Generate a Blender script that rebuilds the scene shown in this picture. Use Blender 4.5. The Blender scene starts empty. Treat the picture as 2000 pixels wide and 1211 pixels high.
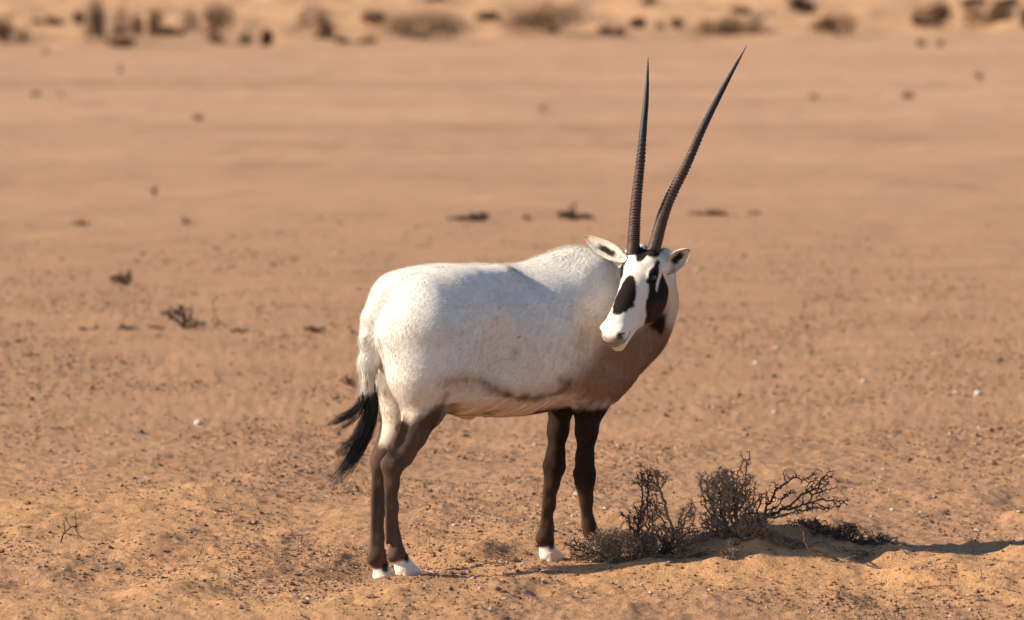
import bpy, math, random
import numpy as np
import openvdb
from mathutils import Vector
from mathutils.bvhtree import BVHTree

rng = np.random.default_rng(7)
random.seed(7)
R = math.radians
scene = bpy.context.scene
COL = scene.collection

# ------------------------------------------------------------------ camera
F, CX, CY = 8000.0, 1000.0, 605.5          # focal length and centre in photo pixels (2000 x 1211)
CAMH, PITCH = 1.7, R(4.42)
cam = bpy.data.cameras.new('camera')
cam.lens = 36 * F / 2000
cam.sensor_width = 36
cam.clip_start = .5
cam.clip_end = 3000
cam.dof.use_dof = True
cam.dof.focus_distance = 12.02
cam.dof.aperture_fstop = 3.9
camo = bpy.data.objects.new('camera', cam)
COL.objects.link(camo)
camo.location = (0, 0, CAMH)
camo.rotation_euler = (R(90) - PITCH, 0, 0)
scene.camera = camo

# ------------------------------------------------------------------ light
SUN_EL, SUN_AZ = R(28.5), R(6)              # azimuth: from image left, turned this much towards the camera
world = bpy.data.worlds.new('World')
scene.world = world
world.use_nodes = True
wn = world.node_tree
for n in list(wn.nodes):
    wn.nodes.remove(n)
sky = wn.nodes.new('ShaderNodeTexSky')
sky.sky_type = 'NISHITA'
sky.sun_disc = False
sky.sun_elevation = SUN_EL
sun_from = Vector((-math.cos(SUN_EL) * math.cos(SUN_AZ), -math.cos(SUN_EL) * math.sin(SUN_AZ), math.sin(SUN_EL)))
sky.sun_rotation = math.atan2(sun_from.x, sun_from.y)
sky.air_density = 1.0
sky.dust_density = .6
sky.ozone_density = 2.5
bg = wn.nodes.new('ShaderNodeBackground')
bg.inputs['Strength'].default_value = .095
wo = wn.nodes.new('ShaderNodeOutputWorld')
wn.links.new(sky.outputs[0], bg.inputs[0])
wn.links.new(bg.outputs[0], wo.inputs[0])
sl = bpy.data.lights.new('sun', 'SUN')
sl.energy = 5.0
sl.angle = R(.55)
sl.color = (1.0, .83, .63)
so = bpy.data.objects.new('sun', sl)
COL.objects.link(so)
so.location = (-6, 8, 6)
so.rotation_euler = (-sun_from).to_track_quat('-Z', 'Y').to_euler()
scene.view_settings.view_transform = 'Standard'
scene.view_settings.look = 'None'
scene.view_settings.gamma = 1
scene.view_settings.use_curve_mapping = False
scene.view_settings.exposure = 0.64
scene.cycles.max_bounces = 6
scene.cycles.use_denoising = True

# ------------------------------------------------------------------ projection helpers
FW = np.array([0, math.cos(PITCH), -math.sin(PITCH)])
UP = np.array([0, math.sin(PITCH), math.cos(PITCH)])
CAMP = np.array([0, 0, CAMH])


def ray(px, py):
    return FW * F + np.array([1., 0, 0]) * (px - CX) - UP * (py - CY)


def proj(P):
    P = np.asarray(P, float) - CAMP
    d = P @ FW
    return CX + P[..., 0] / d * F, CY - (P @ UP) / d * F


def at_depth(px, py, y):
    r = ray(px, py)
    return CAMP + r * (y / r[1])


YAW = R(34)
FWD = np.array([math.cos(YAW), math.sin(YAW), 0])      # oryx: forward
LAT = np.array([-math.sin(YAW), math.cos(YAW), 0])     # oryx: its left (far side)
M0 = np.array([0, 12.1, 0])


def B(px, py, lat=0.):
    r = ray(px, py)
    k = (np.dot(M0 - CAMP, LAT) + lat) / np.dot(r, LAT)
    return CAMP + r * k


# ------------------------------------------------------------------ noise
def _hash(ix, iy, seed):
    h = (ix.astype(np.int64) * 374761393 + iy.astype(np.int64) * 668265263 + seed * 974711) & 0x7fffffff
    h = ((h ^ (h >> 13)) * 1274126177) & 0x7fffffff
    return ((h ^ (h >> 16)) & 0xffff) / 65535.0


def vnoise(x, y, seed=0):
    ix, iy = np.floor(x), np.floor(y)
    fx, fy = x - ix, y - iy
    fx = fx * fx * fx * (fx * (fx * 6 - 15) + 10)
    fy = fy * fy * fy * (fy * (fy * 6 - 15) + 10)
    a, b = _hash(ix, iy, seed), _hash(ix + 1, iy, seed)
    c, d = _hash(ix, iy + 1, seed), _hash(ix + 1, iy + 1, seed)
    return (a + (b - a) * fx) * (1 - fy) + (c + (d - c) * fx) * fy - .5


def fbm(x, y, seed=0, oct=3, gain=.5):
    s, a = 0, 1.
    for o in range(oct):
        c, sn = math.cos(.6 * o + .3), math.sin(.6 * o + .3)
        s = s + a * vnoise(x * c - y * sn + 17.3 * o, x * sn + y * c - 9.1 * o, seed + o * 13)
        x, y, a = x * 2.03, y * 2.03, a * gain
    return s


def smooth(a, b, x):
    t = np.clip((x - a) / (b - a), 0, 1)
    return t * t * (3 - 2 * t)


# ------------------------------------------------------------------ mesh / material helpers
def npmesh(name, V, faces, mat=None, parent=None, col=None, smooth_sh=True, loc=None):
    V = np.asarray(V, np.float32)
    if not isinstance(faces, (list, tuple)):
        faces = [faces]
    faces = [np.asarray(f, np.int32) for f in faces if len(f)]
    me = bpy.data.meshes.new(name)
    if loc is not None:
        V = V - np.asarray(loc, np.float32)
    me.vertices.add(len(V))
    me.vertices.foreach_set('co', V.ravel())
    nl = sum(f.size for f in faces)
    me.loops.add(nl)
    me.loops.foreach_set('vertex_index', np.concatenate([f.ravel() for f in faces]))
    cnt = np.concatenate([np.full(len(f), f.shape[1], np.int32) for f in faces])
    st = np.concatenate([[0], np.cumsum(cnt)[:-1]]).astype(np.int32)
    me.polygons.add(len(cnt))
    me.polygons.foreach_set('loop_start', st)
    me.polygons.foreach_set('loop_total', cnt)
    me.polygons.foreach_set('use_smooth', np.full(len(cnt), smooth_sh))
    me.update(calc_edges=True)
    if col is not None:
        ca = me.color_attributes.new('Col', 'FLOAT_COLOR', 'POINT')
        c4 = np.ones((len(V), 4), np.float32)
        c4[:, :3] = col
        ca.data.foreach_set('color', c4.ravel())
    if mat:
        me.materials.append(mat)
    o = bpy.data.objects.new(name, me)
    COL.objects.link(o)
    if loc is not None:
        o.location = loc
    if parent:
        o.parent = parent
        if loc is not None:
            o.location = Vector(loc) - parent.location
        else:
            o.matrix_parent_inverse = parent.matrix_basis.inverted()
    return o


def empty(name, loc, label, cat, group=None):
    o = bpy.data.objects.new(name, None)
    COL.objects.link(o)
    o.location = loc
    o.empty_display_size = .05
    tag(o, label, cat, group)
    return o


def tag(o, label=None, cat=None, group=None, kind=None):
    if label:
        o['label'] = label
    if cat:
        o['category'] = cat
    if group:
        o['group'] = group
    if kind:
        o['kind'] = kind
    return o


def mat_new(name, color=(.5, .5, .5), rough=.8, spec=.3):
    m = bpy.data.materials.new(name)
    m.use_nodes = True
    b = m.node_tree.nodes['Principled BSDF']
    b.inputs['Base Color'].default_value = (*color, 1)
    b.inputs['Roughness'].default_value = rough
    b.inputs['Specular IOR Level'].default_value = spec
    return m, m.node_tree, b


def noise_node(nt, scale, detail=4, rough=.55, vec=None, dim='3D'):
    n = nt.nodes.new('ShaderNodeTexNoise')
    n.inputs['Scale'].default_value = scale
    n.inputs['Detail'].default_value = detail
    n.inputs['Roughness'].default_value = rough
    if vec is not None:
        nt.links.new(vec, n.inputs['Vector'])
    return n


def ramp(nt, fac, stops):
    r = nt.nodes.new('ShaderNodeValToRGB')
    nt.links.new(fac, r.inputs[0])
    e = r.color_ramp.elements
    while len(e) < len(stops):
        e.new(.5)
    for el, (p, c) in zip(e, stops):
        el.position = p
        el.color = (*c, 1) if len(c) == 3 else c
    return r


def mix(nt, a, b, fac, mode='MIX'):
    m = nt.nodes.new('ShaderNodeMix')
    m.data_type = 'RGBA'
    m.blend_type = mode
    for s, v in ((m.inputs[0], fac), (m.inputs[6], a), (m.inputs[7], b)):
        if hasattr(v, 'links'):
            nt.links.new(v, s)
        elif isinstance(v, (int, float)):
            s.default_value = v
        else:
            s.default_value = (*v, 1)
    return m.outputs[2]


def bump(nt, h, strength, dist, bsdf):
    b = nt.nodes.new('ShaderNodeBump')
    b.inputs['Strength'].default_value = strength
    b.inputs['Distance'].default_value = dist
    nt.links.new(h, b.inputs['Height'])
    nt.links.new(b.outputs[0], bsdf.inputs['Normal'])


def vcol_mat(name, rough=.85, spec=.2, nscale=60, var=.12, bstr=0., bdist=.002):
    """material coloured by the mesh's own colour layer, broken up with fine noise"""
    m, nt, b = mat_new(name, rough=rough, spec=spec)
    a = nt.nodes.new('ShaderNodeAttribute')
    a.attribute_name = 'Col'
    tc = nt.nodes.new('ShaderNodeTexCoord')
    n = noise_node(nt, nscale, 5, .6, tc.outputs['Object'])
    r = ramp(nt, n.outputs[0], [(.3, (1 - var,) * 3), (.7, (1 + var,) * 3)])
    c = mix(nt, a.outputs[0], r.outputs[0], 1., 'MULTIPLY')
    nt.links.new(c, b.inputs['Base Color'])
    if bstr:
        bump(nt, n.outputs[0], bstr, bdist, b)
    return m


# ================================================================== GROUND
# where the four feet stand: (pastern pixel, toe pixel, lateral offset)
NL, FL, NF, FF = -.105, .09, -.085, .085
FEET = [((787, 1098), (790, 1122), NL), ((744, 1106), (748, 1139), FL), ((1170, 1056), (1180, 1079), NF), ((1069, 1066), (1072, 1095), FF)]
FOOT = [B(*b, lat) for (a, b, lat) in FEET]


def gauss(x, y, cx, cy, sx, sy, rot=0.):
    c, s = math.cos(rot), math.sin(rot)
    u, v = (x - cx) * c + (y - cy) * s, -(x - cx) * s + (y - cy) * c
    return np.exp(-.5 * ((u / sx) ** 2 + (v / sy) ** 2))


HUMPS = [  # x, y, sx, sy, height, rot : the sand mound under the shrubs and the small hummocks around it
    (.74, 12.06, .17, .20, .095, -.1), (.55, 11.98, .20, .22, .034, 0), (.98, 12.00, .17, .16, .060, .1),
    (.30, 11.90, .20, .14, .022, 0), (1.15, 11.92, .12, .12, .030, 0), (.82, 11.70, .22, .10, .012, .1),
    (1.52, 11.95, .16, .15, .060, .2), (1.35, 11.55, .25, .12, .045, -.1), (1.62, 11.35, .18, .14, .035, 0), (.62, 11.55, .16, .10, .012, 0),
    (-.07, 12.35, .06, .16, .020, 0), (.03, 12.75, .12, .20, .020, 0), (-.22, 12.3, .10, .18, .016, 0), (.06, 11.6, .12, .12, .014, 0),
    (-.96, 11.45, .10, .16, .040, 0), (-.86, 12.0, .12, .22, .028, 0), (-.30, 11.35, .13, .16, .042, 0), (-.55, 11.1, .2, .15, .030, 0),
    (-1.2, 11.1, .2, .2, .025, 0), (-1.55, 13.1, .25, .5, .035, 0), (-1.1, 13.4, .25, .5, .022, 0), (-.50, 12.9, .10, .25, .022, 0),
    (1.28, 11.72, .07, .09, .035, .3), (1.50, 11.70, .10, .08, .04, .2), (1.75, 11.85, .12, .12, .05, 0), (1.12, 11.68, .06, .07, .025, 0), (.98, 12.75, .05, .10, .055, .3), (1.05, 12.95, .12, .20, .026, 0), (.15, 11.15, .2, .1, .02, 0), (-.1, 11.0, .1, .1, .022, 0)]
HUMPS += [(rng.uniform(-2.2, 2.2), rng.uniform(10.6, 14.5), rng.uniform(.04, .14), rng.uniform(.05, .16), rng.uniform(.006, .02), rng.uniform(-.5, .5)) for _ in range(110)]
DENTS0 = [(rng.uniform(-2, 2), rng.uniform(10.7, 13.2), rng.uniform(.025, .05), rng.uniform(.03, .07), rng.uniform(.008, .020), 0) for _ in range(70)]

DENTS = [d for d in DENTS0 if min(math.hypot(d[0] - f[0], d[1] - f[1]) for f in FOOT) > .45]


def base_h(x, y):
    x, y = np.asarray(x, float), np.asarray(y, float)
    h = .018 * fbm(x * 1.3, y * 1.1, 3, 3)
    near = smooth(30, 13, y) * smooth(2., 6., y)
    sm = sand_mask(x, y)
    h = h + near * (1 - .35 * sm) * (.0085 * fbm(x * 7, y * 5, 21, 3) + .0090 * fbm(x * 24, y * 20, 31, 3, .6))
    # stretches of broken crust
    cr = fbm(x * 55, y * 48, 41, 2)
    h = h + near * (1 - .6 * sm) * .011 * np.clip(cr - .05, 0, 1) * smooth(-.25, .35, fbm(x * 2.1, y * 1.6, 51, 2))
    h = h + smooth(14, 40, y) * .07 * fbm(x * .22, y * .10, 61, 3) + smooth(14, 30, y) * .02 * fbm(x * 1.1, y * .7, 71, 2)
    # far dunes
    edge = 134 + 7 * vnoise(x * .05, y * 0 + 1, 5) + .85 * np.clip(x, -40, 40)
    k = np.clip(y - edge, 0, None)
    m = smooth(0, 22, k)
    h = h + m * (.10 + .0022 * k + .000028 * k ** 2) * (k < 900) + m * (k >= 900) * 20
    h = h + m * (.62 + .002 * k) * fbm(x * .07, y * .055, 81, 4) * smooth(0, 60, k) + m * .55 * fbm(x * .3, y * .16, 91, 3)
    h = h - .12 * np.exp(-.5 * ((y - edge) / 6) ** 2)
    h = h + smooth(30, 90, np.abs(x) / np.maximum(y, 20) * 60) * 0
    return h


def sand_mask(x, y):
    m = 0
    for (cx, cy, sx, sy, a, r) in HUMPS[:26]:
        m = m + gauss(x, y, cx, cy, sx * 1.25, sy * 1.25, r) * min(a * 25, 1.)
    return np.clip(m, 0, 1)


def ground_h(x, y):
    x, y = np.asarray(x, float), np.asarray(y, float)
    h = base_h(x, y)
    wob = 1 + .35 * fbm(x * 8, y * 7, 101, 3)
    for (cx, cy, sx, sy, a, r) in HUMPS:
        h = h + a * gauss(x, y, cx, cy, sx, sy, r) * wob
    for (cx, cy, sx, sy, a, r) in DENTS:
        h = h - a * gauss(x, y, cx, cy, sx, sy) + .35 * a * gauss(x, y, cx + sx * 1.6, cy, sx, sy)
    M, T, Wt = 0, 0, 1e-9
    for F0 in FOOT:
        r = np.hypot(x - F0[0], (y - F0[1] + .05) * .62)
        g = smooth(.24, .05, r)
        M = np.maximum(M, g)
        k = np.exp(-(r / .06) ** 2) + 1e-9
        T, Wt = T + k * (F0[2] + .001), Wt + k
    return h * (1 - .94 * M) + .94 * M * (T / Wt) + .06 * M * .0


def ground_hit(px, py):
    """where the sight line through a photo pixel first meets the ground"""
    r = ray(px, py)
    r = r / r[1]
    ys = np.concatenate([np.arange(9, 30, .02), np.geomspace(30, 900, 3000)])
    P = CAMP + r * ys[:, None]
    below = P[:, 2] < ground_h(P[:, 0], P[:, 1])
    i = int(np.argmax(below)) if below.any() else len(ys) - 1
    p = P[i].copy()
    p[2] = float(ground_h(p[0], p[1]))
    return p


def build_ground():
    u = np.concatenate([-np.geomspace(40, .19, 46), np.linspace(-.185, .185, 620), np.geomspace(.19, 40, 46)])
    ys = np.concatenate([-np.geomspace(900, 3, 14), np.linspace(-2, 9.5, 40), np.arange(9.6, 11, .02), np.arange(11, 13.4, .0095), np.arange(13.4, 16, .018),
                         np.geomspace(16, 130, 270), np.geomspace(131, 420, 150), np.geomspace(430, 2600, 40)])
    S = np.maximum(ys, 10.5)
    X = u[None, :] * S[:, None]
    Y = np.repeat(ys[:, None], len(u), 1)
    Z = ground_h(X.ravel(), Y.ravel())
    V = np.stack([X.ravel(), Y.ravel(), Z], 1)
    n, m = len(ys), len(u)
    idx = np.arange(n * m).reshape(n, m)
    Q = np.stack([idx[:-1, :-1], idx[:-1, 1:], idx[1:, 1:], idx[1:, :-1]], -1).reshape(-1, 4)
    c = np.zeros((len(V), 3))
    c[:, 0] = sand_mask(V[:, 0], V[:, 1])
    edge = 134 + .85 * np.clip(V[:, 0], -40, 40)
    c[:, 1] = smooth(edge - 4, edge + 22, V[:, 1])
    c[:, 2] = smooth(14, 55, V[:, 1])
    m_, nt, b = mat_new('desert_sand', rough=.95, spec=.12)
    at = nt.nodes.new('ShaderNodeAttribute')
    at.attribute_name = 'Col'
    sep = nt.nodes.new('ShaderNodeSeparateColor')
    nt.links.new(at.outputs[0], sep.inputs[0])
    tc = nt.nodes.new('ShaderNodeTexCoord')
    o = tc.outputs['Object']
    n1 = noise_node(nt, 1.6, 5, .6, o)
    n2 = noise_node(nt, 28, 6, .7, o)
    n3 = noise_node(nt, 160, 4, .7, o)
    mp = nt.nodes.new('ShaderNodeMapping')
    mp.inputs['Scale'].default_value = (.035, .11, 1)
    nt.links.new(o, mp.inputs[0])
    n4 = noise_node(nt, 1, 5, .6, mp.outputs[0])
    base = ramp(nt, n1.outputs[0], [(.30, (.425, .243, .136)), (.70, (.510, .295, .163))])
    grit = ramp(nt, n2.outputs[0], [(.30, (.72, .70, .70)), (.50, (1, 1, 1)), (.70, (1.10, 1.08, 1.05))])
    c1 = mix(nt, base.outputs[0], grit.outputs[0], 1., 'MULTIPLY')
    g3 = ramp(nt, n3.outputs[0], [(.30, (.70, .69, .69)), (.52, (1, 1, 1)), (.72, (1.16, 1.14, 1.12))])
    c1 = mix(nt, c1, g3.outputs[0], .8, 'MULTIPLY')
    sandc = ramp(nt, n2.outputs[0], [(.3, (.515, .290, .140)), (.7, (.58, .33, .165))])
    c1 = mix(nt, c1, sandc.outputs[0], sep.outputs[0])
    farc = ramp(nt, n4.outputs[0], [(.25, (.400, .236, .140)), (.42, (.455, .270, .162)), (.56, (.510, .306, .186)), (.74, (.560, .340, .208))])
    n5 = noise_node(nt, 3.2, 5, .65, o)
    mott = ramp(nt, n5.outputs[0], [(.34, (.84, .82, .81)), (.50, (1, 1, 1)), (.68, (1.07, 1.06, 1.05))])
    fc = mix(nt, farc.outputs[0], mott.outputs[0], 1., 'MULTIPLY')
    mp2 = nt.nodes.new('ShaderNodeMapping')
    mp2.inputs['Scale'].default_value = (.55, .30, 1)
    nt.links.new(o, mp2.inputs[0])
    n6 = noise_node(nt, 1, 6, .68, mp2.outputs[0])
    litter = ramp(nt, n6.outputs[0], [(.53, (1, 1, 1)), (.66, (.80, .77, .75))])
    fc = mix(nt, fc, litter.outputs[0], 1., 'MULTIPLY')
    c1 = mix(nt, c1, fc, sep.outputs[2])
    dunec = ramp(nt, n1.outputs[0], [(.3, (.47, .275, .150)), (.7, (.55, .325, .175))])
    c1 = mix(nt, c1, dunec.outputs[0], sep.outputs[1])
    nt.links.new(c1, b.inputs['Base Color'])
    ad = nt.nodes.new('ShaderNodeMath')
    ad.operation = 'MULTIPLY_ADD'
    nt.links.new(n3.outputs[0], ad.inputs[0])
    ad.inputs[1].default_value = .35
    nt.links.new(n2.outputs[0], ad.inputs[2])
    bump(nt, ad.outputs[0], 1., .016, b)
    g = npmesh('ground', V, Q, m_, col=c)
    tag(g, 'bare orange desert sand, plain in front and low dunes beyond', kind='structure')
    return g


build_ground()


def scatter_rocks(P, size, col, flat=.62, detail=0):
    """many small angular crumbs joined into one mesh"""
    o = np.array([(1, 0, 0), (-1, 0, 0), (0, 1, 0), (0, -1, 0), (0, 0, 1), (0, 0, -1)], float)
    f = np.array([(0, 2, 4), (2, 1, 4), (1, 3, 4), (3, 0, 4), (2, 0, 5), (1, 2, 5), (3, 1, 5), (0, 3, 5)])
    n = len(P)
    a = rng.uniform(0, 6.28, n)
    V = np.repeat(o[None], n, 0) * rng.uniform(.6, 1.3, (n, 6, 1)) + rng.normal(0, .16, (n, 6, 3))
    V = V * size[:, None, None] * np.array([1.15, .9, flat])
    ca, sa = np.cos(a)[:, None], np.sin(a)[:, None]
    x, y = V[..., 0] * ca - V[..., 1] * sa, V[..., 0] * sa + V[..., 1] * ca
    V[..., 0], V[..., 1] = x, y
    V = V + P[:, None, :]
    Fc = (f[None] + 6 * np.arange(n)[:, None, None]).reshape(-1, 3)
    C = np.repeat(col, 6, 0)
    return V.reshape(-1, 3), Fc, C


def gravel():
    n = 165000
    y = 10.7 + (rng.random(n) ** 1.8) * 23
    x = rng.uniform(-.155, .155, n) * y
    dens = smooth(-.45, .45, fbm(x * 2.1, y * 1.3, 51, 2) + .5 * fbm(x * 9, y * 6, 52, 2)) * (1 - .70 * sand_mask(x, y))
    k = rng.random(n) < dens * smooth(34, 15, y)
    x, y = x[k], y[k]
    n = len(x)
    s = .0024 + .0042 * rng.random(n) ** 2.2
    big = rng.random(n) < .05
    s = np.where(big, s * rng.uniform(1.4, 2.4, n), s) * (1 + .05 * (y - 11))
    z = ground_h(x, y) + s * .25
    t = rng.random((n, 1))
    c = np.where(t < .70, np.array([(.29, .175, .11)]), np.where(t < .93, np.array([(.13, .08, .055)]), np.array([(.50, .40, .31)])))
    c = c * rng.uniform(.75, 1.2, (n, 1))
    V, Fc, C = scatter_rocks(np.stack([x, y, z], 1), s, c)
    g = npmesh('gravel', V, Fc, vcol_mat('gravel_mat', .95, .1, 90, .1), col=C, smooth_sh=False)
    tag(g, 'small crumbs of crust and gravel strewn over the sand', 'gravel', kind='stuff')


gravel()
# ================================================================== ORYX
VOX = .0042
GO = np.array([-.62, 11.50, -.06])
GS = np.array([1.30, 1.25, 1.20])
NG = (GS / VOX).astype(int)
SDF = np.full(NG, .1, np.float32)
AX = [(GO[i] + VOX * np.arange(NG[i])).astype(np.float32) for i in range(3)]


def region(lo, hi):
    a = np.clip(((np.asarray(lo) - GO) / VOX).astype(int), 0, NG - 1)
    b = np.clip(((np.asarray(hi) - GO) / VOX).astype(int) + 2, 1, NG)
    s = tuple(slice(a[i], b[i]) for i in range(3))
    X = AX[0][s[0]][:, None, None]
    Y = AX[1][s[1]][None, :, None]
    Z = AX[2][s[2]][None, None, :]
    return s, X, Y, Z


def smin(a, b, k):
    h = np.maximum(k - np.abs(a - b), 0) / k
    return np.minimum(a, b) - h * h * k * .25


def put(s, d, k, sub=False):
    if sub:
        SDF[s] = -smin(-SDF[s], d, k)
    else:
        SDF[s] = smin(SDF[s], d, k)


def cone(a, b, ra, rb, k=.03):
    a, b = np.asarray(a, float), np.asarray(b, float)
    m = max(ra, rb) + k + .02
    s, X, Y, Z = region(np.minimum(a, b) - m, np.maximum(a, b) + m)
    ab = (b - a)
    L2 = max(ab @ ab, 1e-9)
    h = np.clip(((X - a[0]) * ab[0] + (Y - a[1]) * ab[1] + (Z - a[2]) * ab[2]) / L2, 0, 1)
    d = np.sqrt((X - a[0] - h * ab[0]) ** 2 + (Y - a[1] - h * ab[1]) ** 2 + (Z - a[2] - h * ab[2]) ** 2)
    put(s, (d - (ra + (rb - ra) * h)).astype(np.float32), k)


def chain(pts, k=.03):
    for (p, r), (q, t) in zip(pts[:-1], pts[1:]):
        cone(p, q, r, t, k)


def ell(c, rad, axes=None, k=.03, sub=False):
    c = np.asarray(c, float)
    rad = np.asarray(rad, float)
    axes = np.eye(3) if axes is None else np.asarray(axes)
    m = rad.max() + k + .02
    s, X, Y, Z = region(c - m, c + m)
    q = 0
    q2 = 0
    for i in range(3):
        p = (X - c[0]) * axes[i][0] + (Y - c[1]) * axes[i][1] + (Z - c[2]) * axes[i][2]
        q = q + (p / rad[i]) ** 2
        q2 = q2 + (p / rad[i] ** 2) ** 2
    q = np.sqrt(q)
    d = q * (q - 1) / np.maximum(np.sqrt(q2), 1e-6)
    put(s, d.astype(np.float32), k, sub)


OAX = np.array([FWD, LAT, [0, 0, 1]])


def hermite(x, xs, ys):
    """smooth monotone-ish interpolation through stations"""
    xs, ys = np.asarray(xs, float), np.asarray(ys, float)
    m = np.gradient(ys, xs)
    i = np.clip(np.searchsorted(xs, x) - 1, 0, len(xs) - 2)
    h = xs[i + 1] - xs[i]
    t = np.clip((x - xs[i]) / h, 0, 1)
    return ((2 * t ** 3 - 3 * t ** 2 + 1) * ys[i] + (t ** 3 - 2 * t ** 2 + t) * h * m[i]
            + (-2 * t ** 3 + 3 * t ** 2) * ys[i + 1] + (t ** 3 - t ** 2) * h * m[i + 1])


# trunk: stations along the body (t, top, bottom, half width)
TR = np.array([
    (-.475, .775, .700, .020), (-.455, .812, .645, .058), (-.41, .852, .600, .100), (-.35, .880, .560, .136),
    (-.25, .909, .485, .160), (-.14, .905, .460, .168), (-.03, .902, .449, .184), (.06, .908, .452, .190),
    (.13, .926, .460, .180), (.20, .942, .466, .160), (.27, .940, .470, .138), (.34, .900, .485, .110),
    (.375, .850, .530, .080), (.40, .800, .570, .056), (.42, .75, .62, .030), (.43, .71, .67, .010)])


def trunk():
    s, X, Y, Z = region((-.60, 11.55, .38), (.62, 12.65, 1.0))
    t = (X - M0[0]) * FWD[0] + (Y - M0[1]) * FWD[1]
    l = (X - M0[0]) * LAT[0] + (Y - M0[1]) * LAT[1]
    top, bot, w = (hermite(t, TR[:, 0], TR[:, i]) for i in (1, 2, 3))
    c, h = (top + bot) / 2, np.maximum((top - bot) / 2, .01)
    zz = (Z - c) / h
    w = w * (1 - .22 * np.clip(zz, -.2, 1.2) ** 2 * (zz > 0)) * (1 + .03 * np.sin(3 * zz))
    n = 2.25
    q = (np.abs(l) / np.maximum(w, .01)) ** n + np.abs(zz) ** n
    q = np.maximum(q, 1e-6) ** (1 / n)
    d = (q - 1) * np.minimum(w, h) * .85
    out = np.maximum(TR[0, 0] - t, t - TR[-1, 0])
    d = np.where(out > 0, np.maximum(d, out), d)
    put(s, d.astype(np.float32), .02)


trunk()
for sg in (-1, 1):
    # haunches, hip bones, shoulders
    ell(B(852, 674, 0) + LAT * sg * .100, (.160, .085, .175), OAX, .09)
    ell(B(820, 660, 0) + LAT * sg * .075, (.112, .078, .140), OAX, .09)
    cone(M0 + FWD * -.08 + LAT * sg * .075 + np.array([0, 0, .865]), M0 + FWD * -.36 + LAT * sg * .085 + np.array([0, 0, .825]), .010, .046, .07)
    sh = M0 + FWD * .285 + LAT * sg * .095 + np.array([0, 0, .72])
    ell(sh, (.105, .060, .185), np.array([FWD * .93 + np.array([0, 0, .37]), LAT, np.array([0, 0, .93]) - FWD * .37]), .07)
    cone(M0 + FWD * .325 + LAT * sg * .095 + np.array([0, 0, .62]), M0 + FWD * .265 + LAT * sg * .10 + np.array([0, 0, .53]), .062, .052, .05)
# hollow of the flank in front of the thigh, and behind the shoulder
for sg in (-1, 1):
    ell(B(915, 690, 0) + LAT * sg * .215, (.060, .045, .100), OAX, .07, sub=True)
    ell(M0 + FWD * .175 + LAT * sg * .205 + np.array([0, 0, .62]), (.030, .030, .110), OAX, .06, sub=True)
# brisket
cone(M0 + FWD * .30 + np.array([0, 0, .56]), M0 + FWD * .345 + np.array([0, 0, .60]), .080, .055, .05)
# sheath under the belly
cone(B(905, 800), B(915, 812), .016, .008, .03)

# ---- near hind leg (animal's right)
chain([(B(838, 650, NL), .100), (B(852, 712, NL - .01), .088), (B(846, 760, NL), .058)], .05)
chain([(B(800, 650, NL + .02), .085), (B(812, 735, NL), .070), (B(818, 800, NL), .044)], .05)
chain([(B(846, 752, NL), .060), (B(828, 800, NL), .050), (B(806, 850, NL), .036), (B(786, 888, NL), .0285), (B(766, 912, NL), .0245)], .03)
cone(B(784, 830, NL - .005), B(756, 904, NL), .012, .010, .012)          # tendon down to the point of the hock
ell(B(756, 908, NL), (.018, .014, .019), OAX, .025)
chain([(B(768, 916, NL), .0235), (B(766, 945, NL), .0180), (B(767, 990, NL), .0138), (B(772, 1050, NL), .0140), (B(776, 1080, NL), .0195)], .02)
cone(B(756, 910, NL), B(756, 1060, NL), .0095, .0065, .008)
cone(B(775, 1080, NL), B(787, 1098, NL), .0205, .018, .02)
ell(B(766, 1088, NL), (.014, .012, .012), OAX, .02)
# ---- far hind leg
chain([(B(815, 660, FL), .090), (B(800, 740, FL), .060), (B(778, 810, FL), .040), (B(766, 850, FL), .0300), (B(752, 885, FL), .0265), (B(742, 905, FL), .0245)], .04)
cone(B(770, 640, FL), B(768, 790, FL), .075, .028, .05)
ell(B(738, 900, FL), (.014, .014, .019), OAX, .025)
chain([(B(744, 912, FL), .0225), (B(743, 945, FL), .0175), (B(742, 995, FL), .0148), (B(739, 1050, FL), .0145), (B(737, 1085, FL), .0215)], .02)
cone(B(736, 1085, FL), B(744, 1106, FL), .0225, .0185, .02)
ell(B(726, 1094, FL), (.014, .013, .012), OAX, .02)
# ---- near foreleg
chain([(B(1160, 740, NF - .02), .060), (B(1155, 790, NF), .042), (B(1146, 845, NF), .0285), (B(1142, 895, NF), .0240), (B(1142, 926, NF), .0265),
       (B(1142, 945, NF), .0235), (B(1145, 975, NF), .0160), (B(1150, 1025, NF), .0155), (B(1155, 1042, NF), .0200)], .025)
cone(B(1140, 780, NF), B(1141, 840, NF), .026, .016, .03)
cone(B(1155, 1042, NF), B(1170, 1056, NF), .0195, .0175, .02)
# ---- far foreleg
chain([(B(1112, 740, FF), .055), (B(1096, 790, FF), .038), (B(1090, 840, FF), .0285), (B(1085, 890, FF), .0240), (B(1082, 914, FF), .0280),
       (B(1078, 945, FF), .0185), (B(1073, 985, FF), .0148), (B(1069, 1030, FF), .0152), (B(1065, 1050, FF), .0225)], .025)
cone(B(1065, 1050, FF), B(1069, 1066, FF), .0215, .0180, .02)
ell(B(1056, 1054, FF), (.014, .013, .011), OAX, .02)

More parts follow.
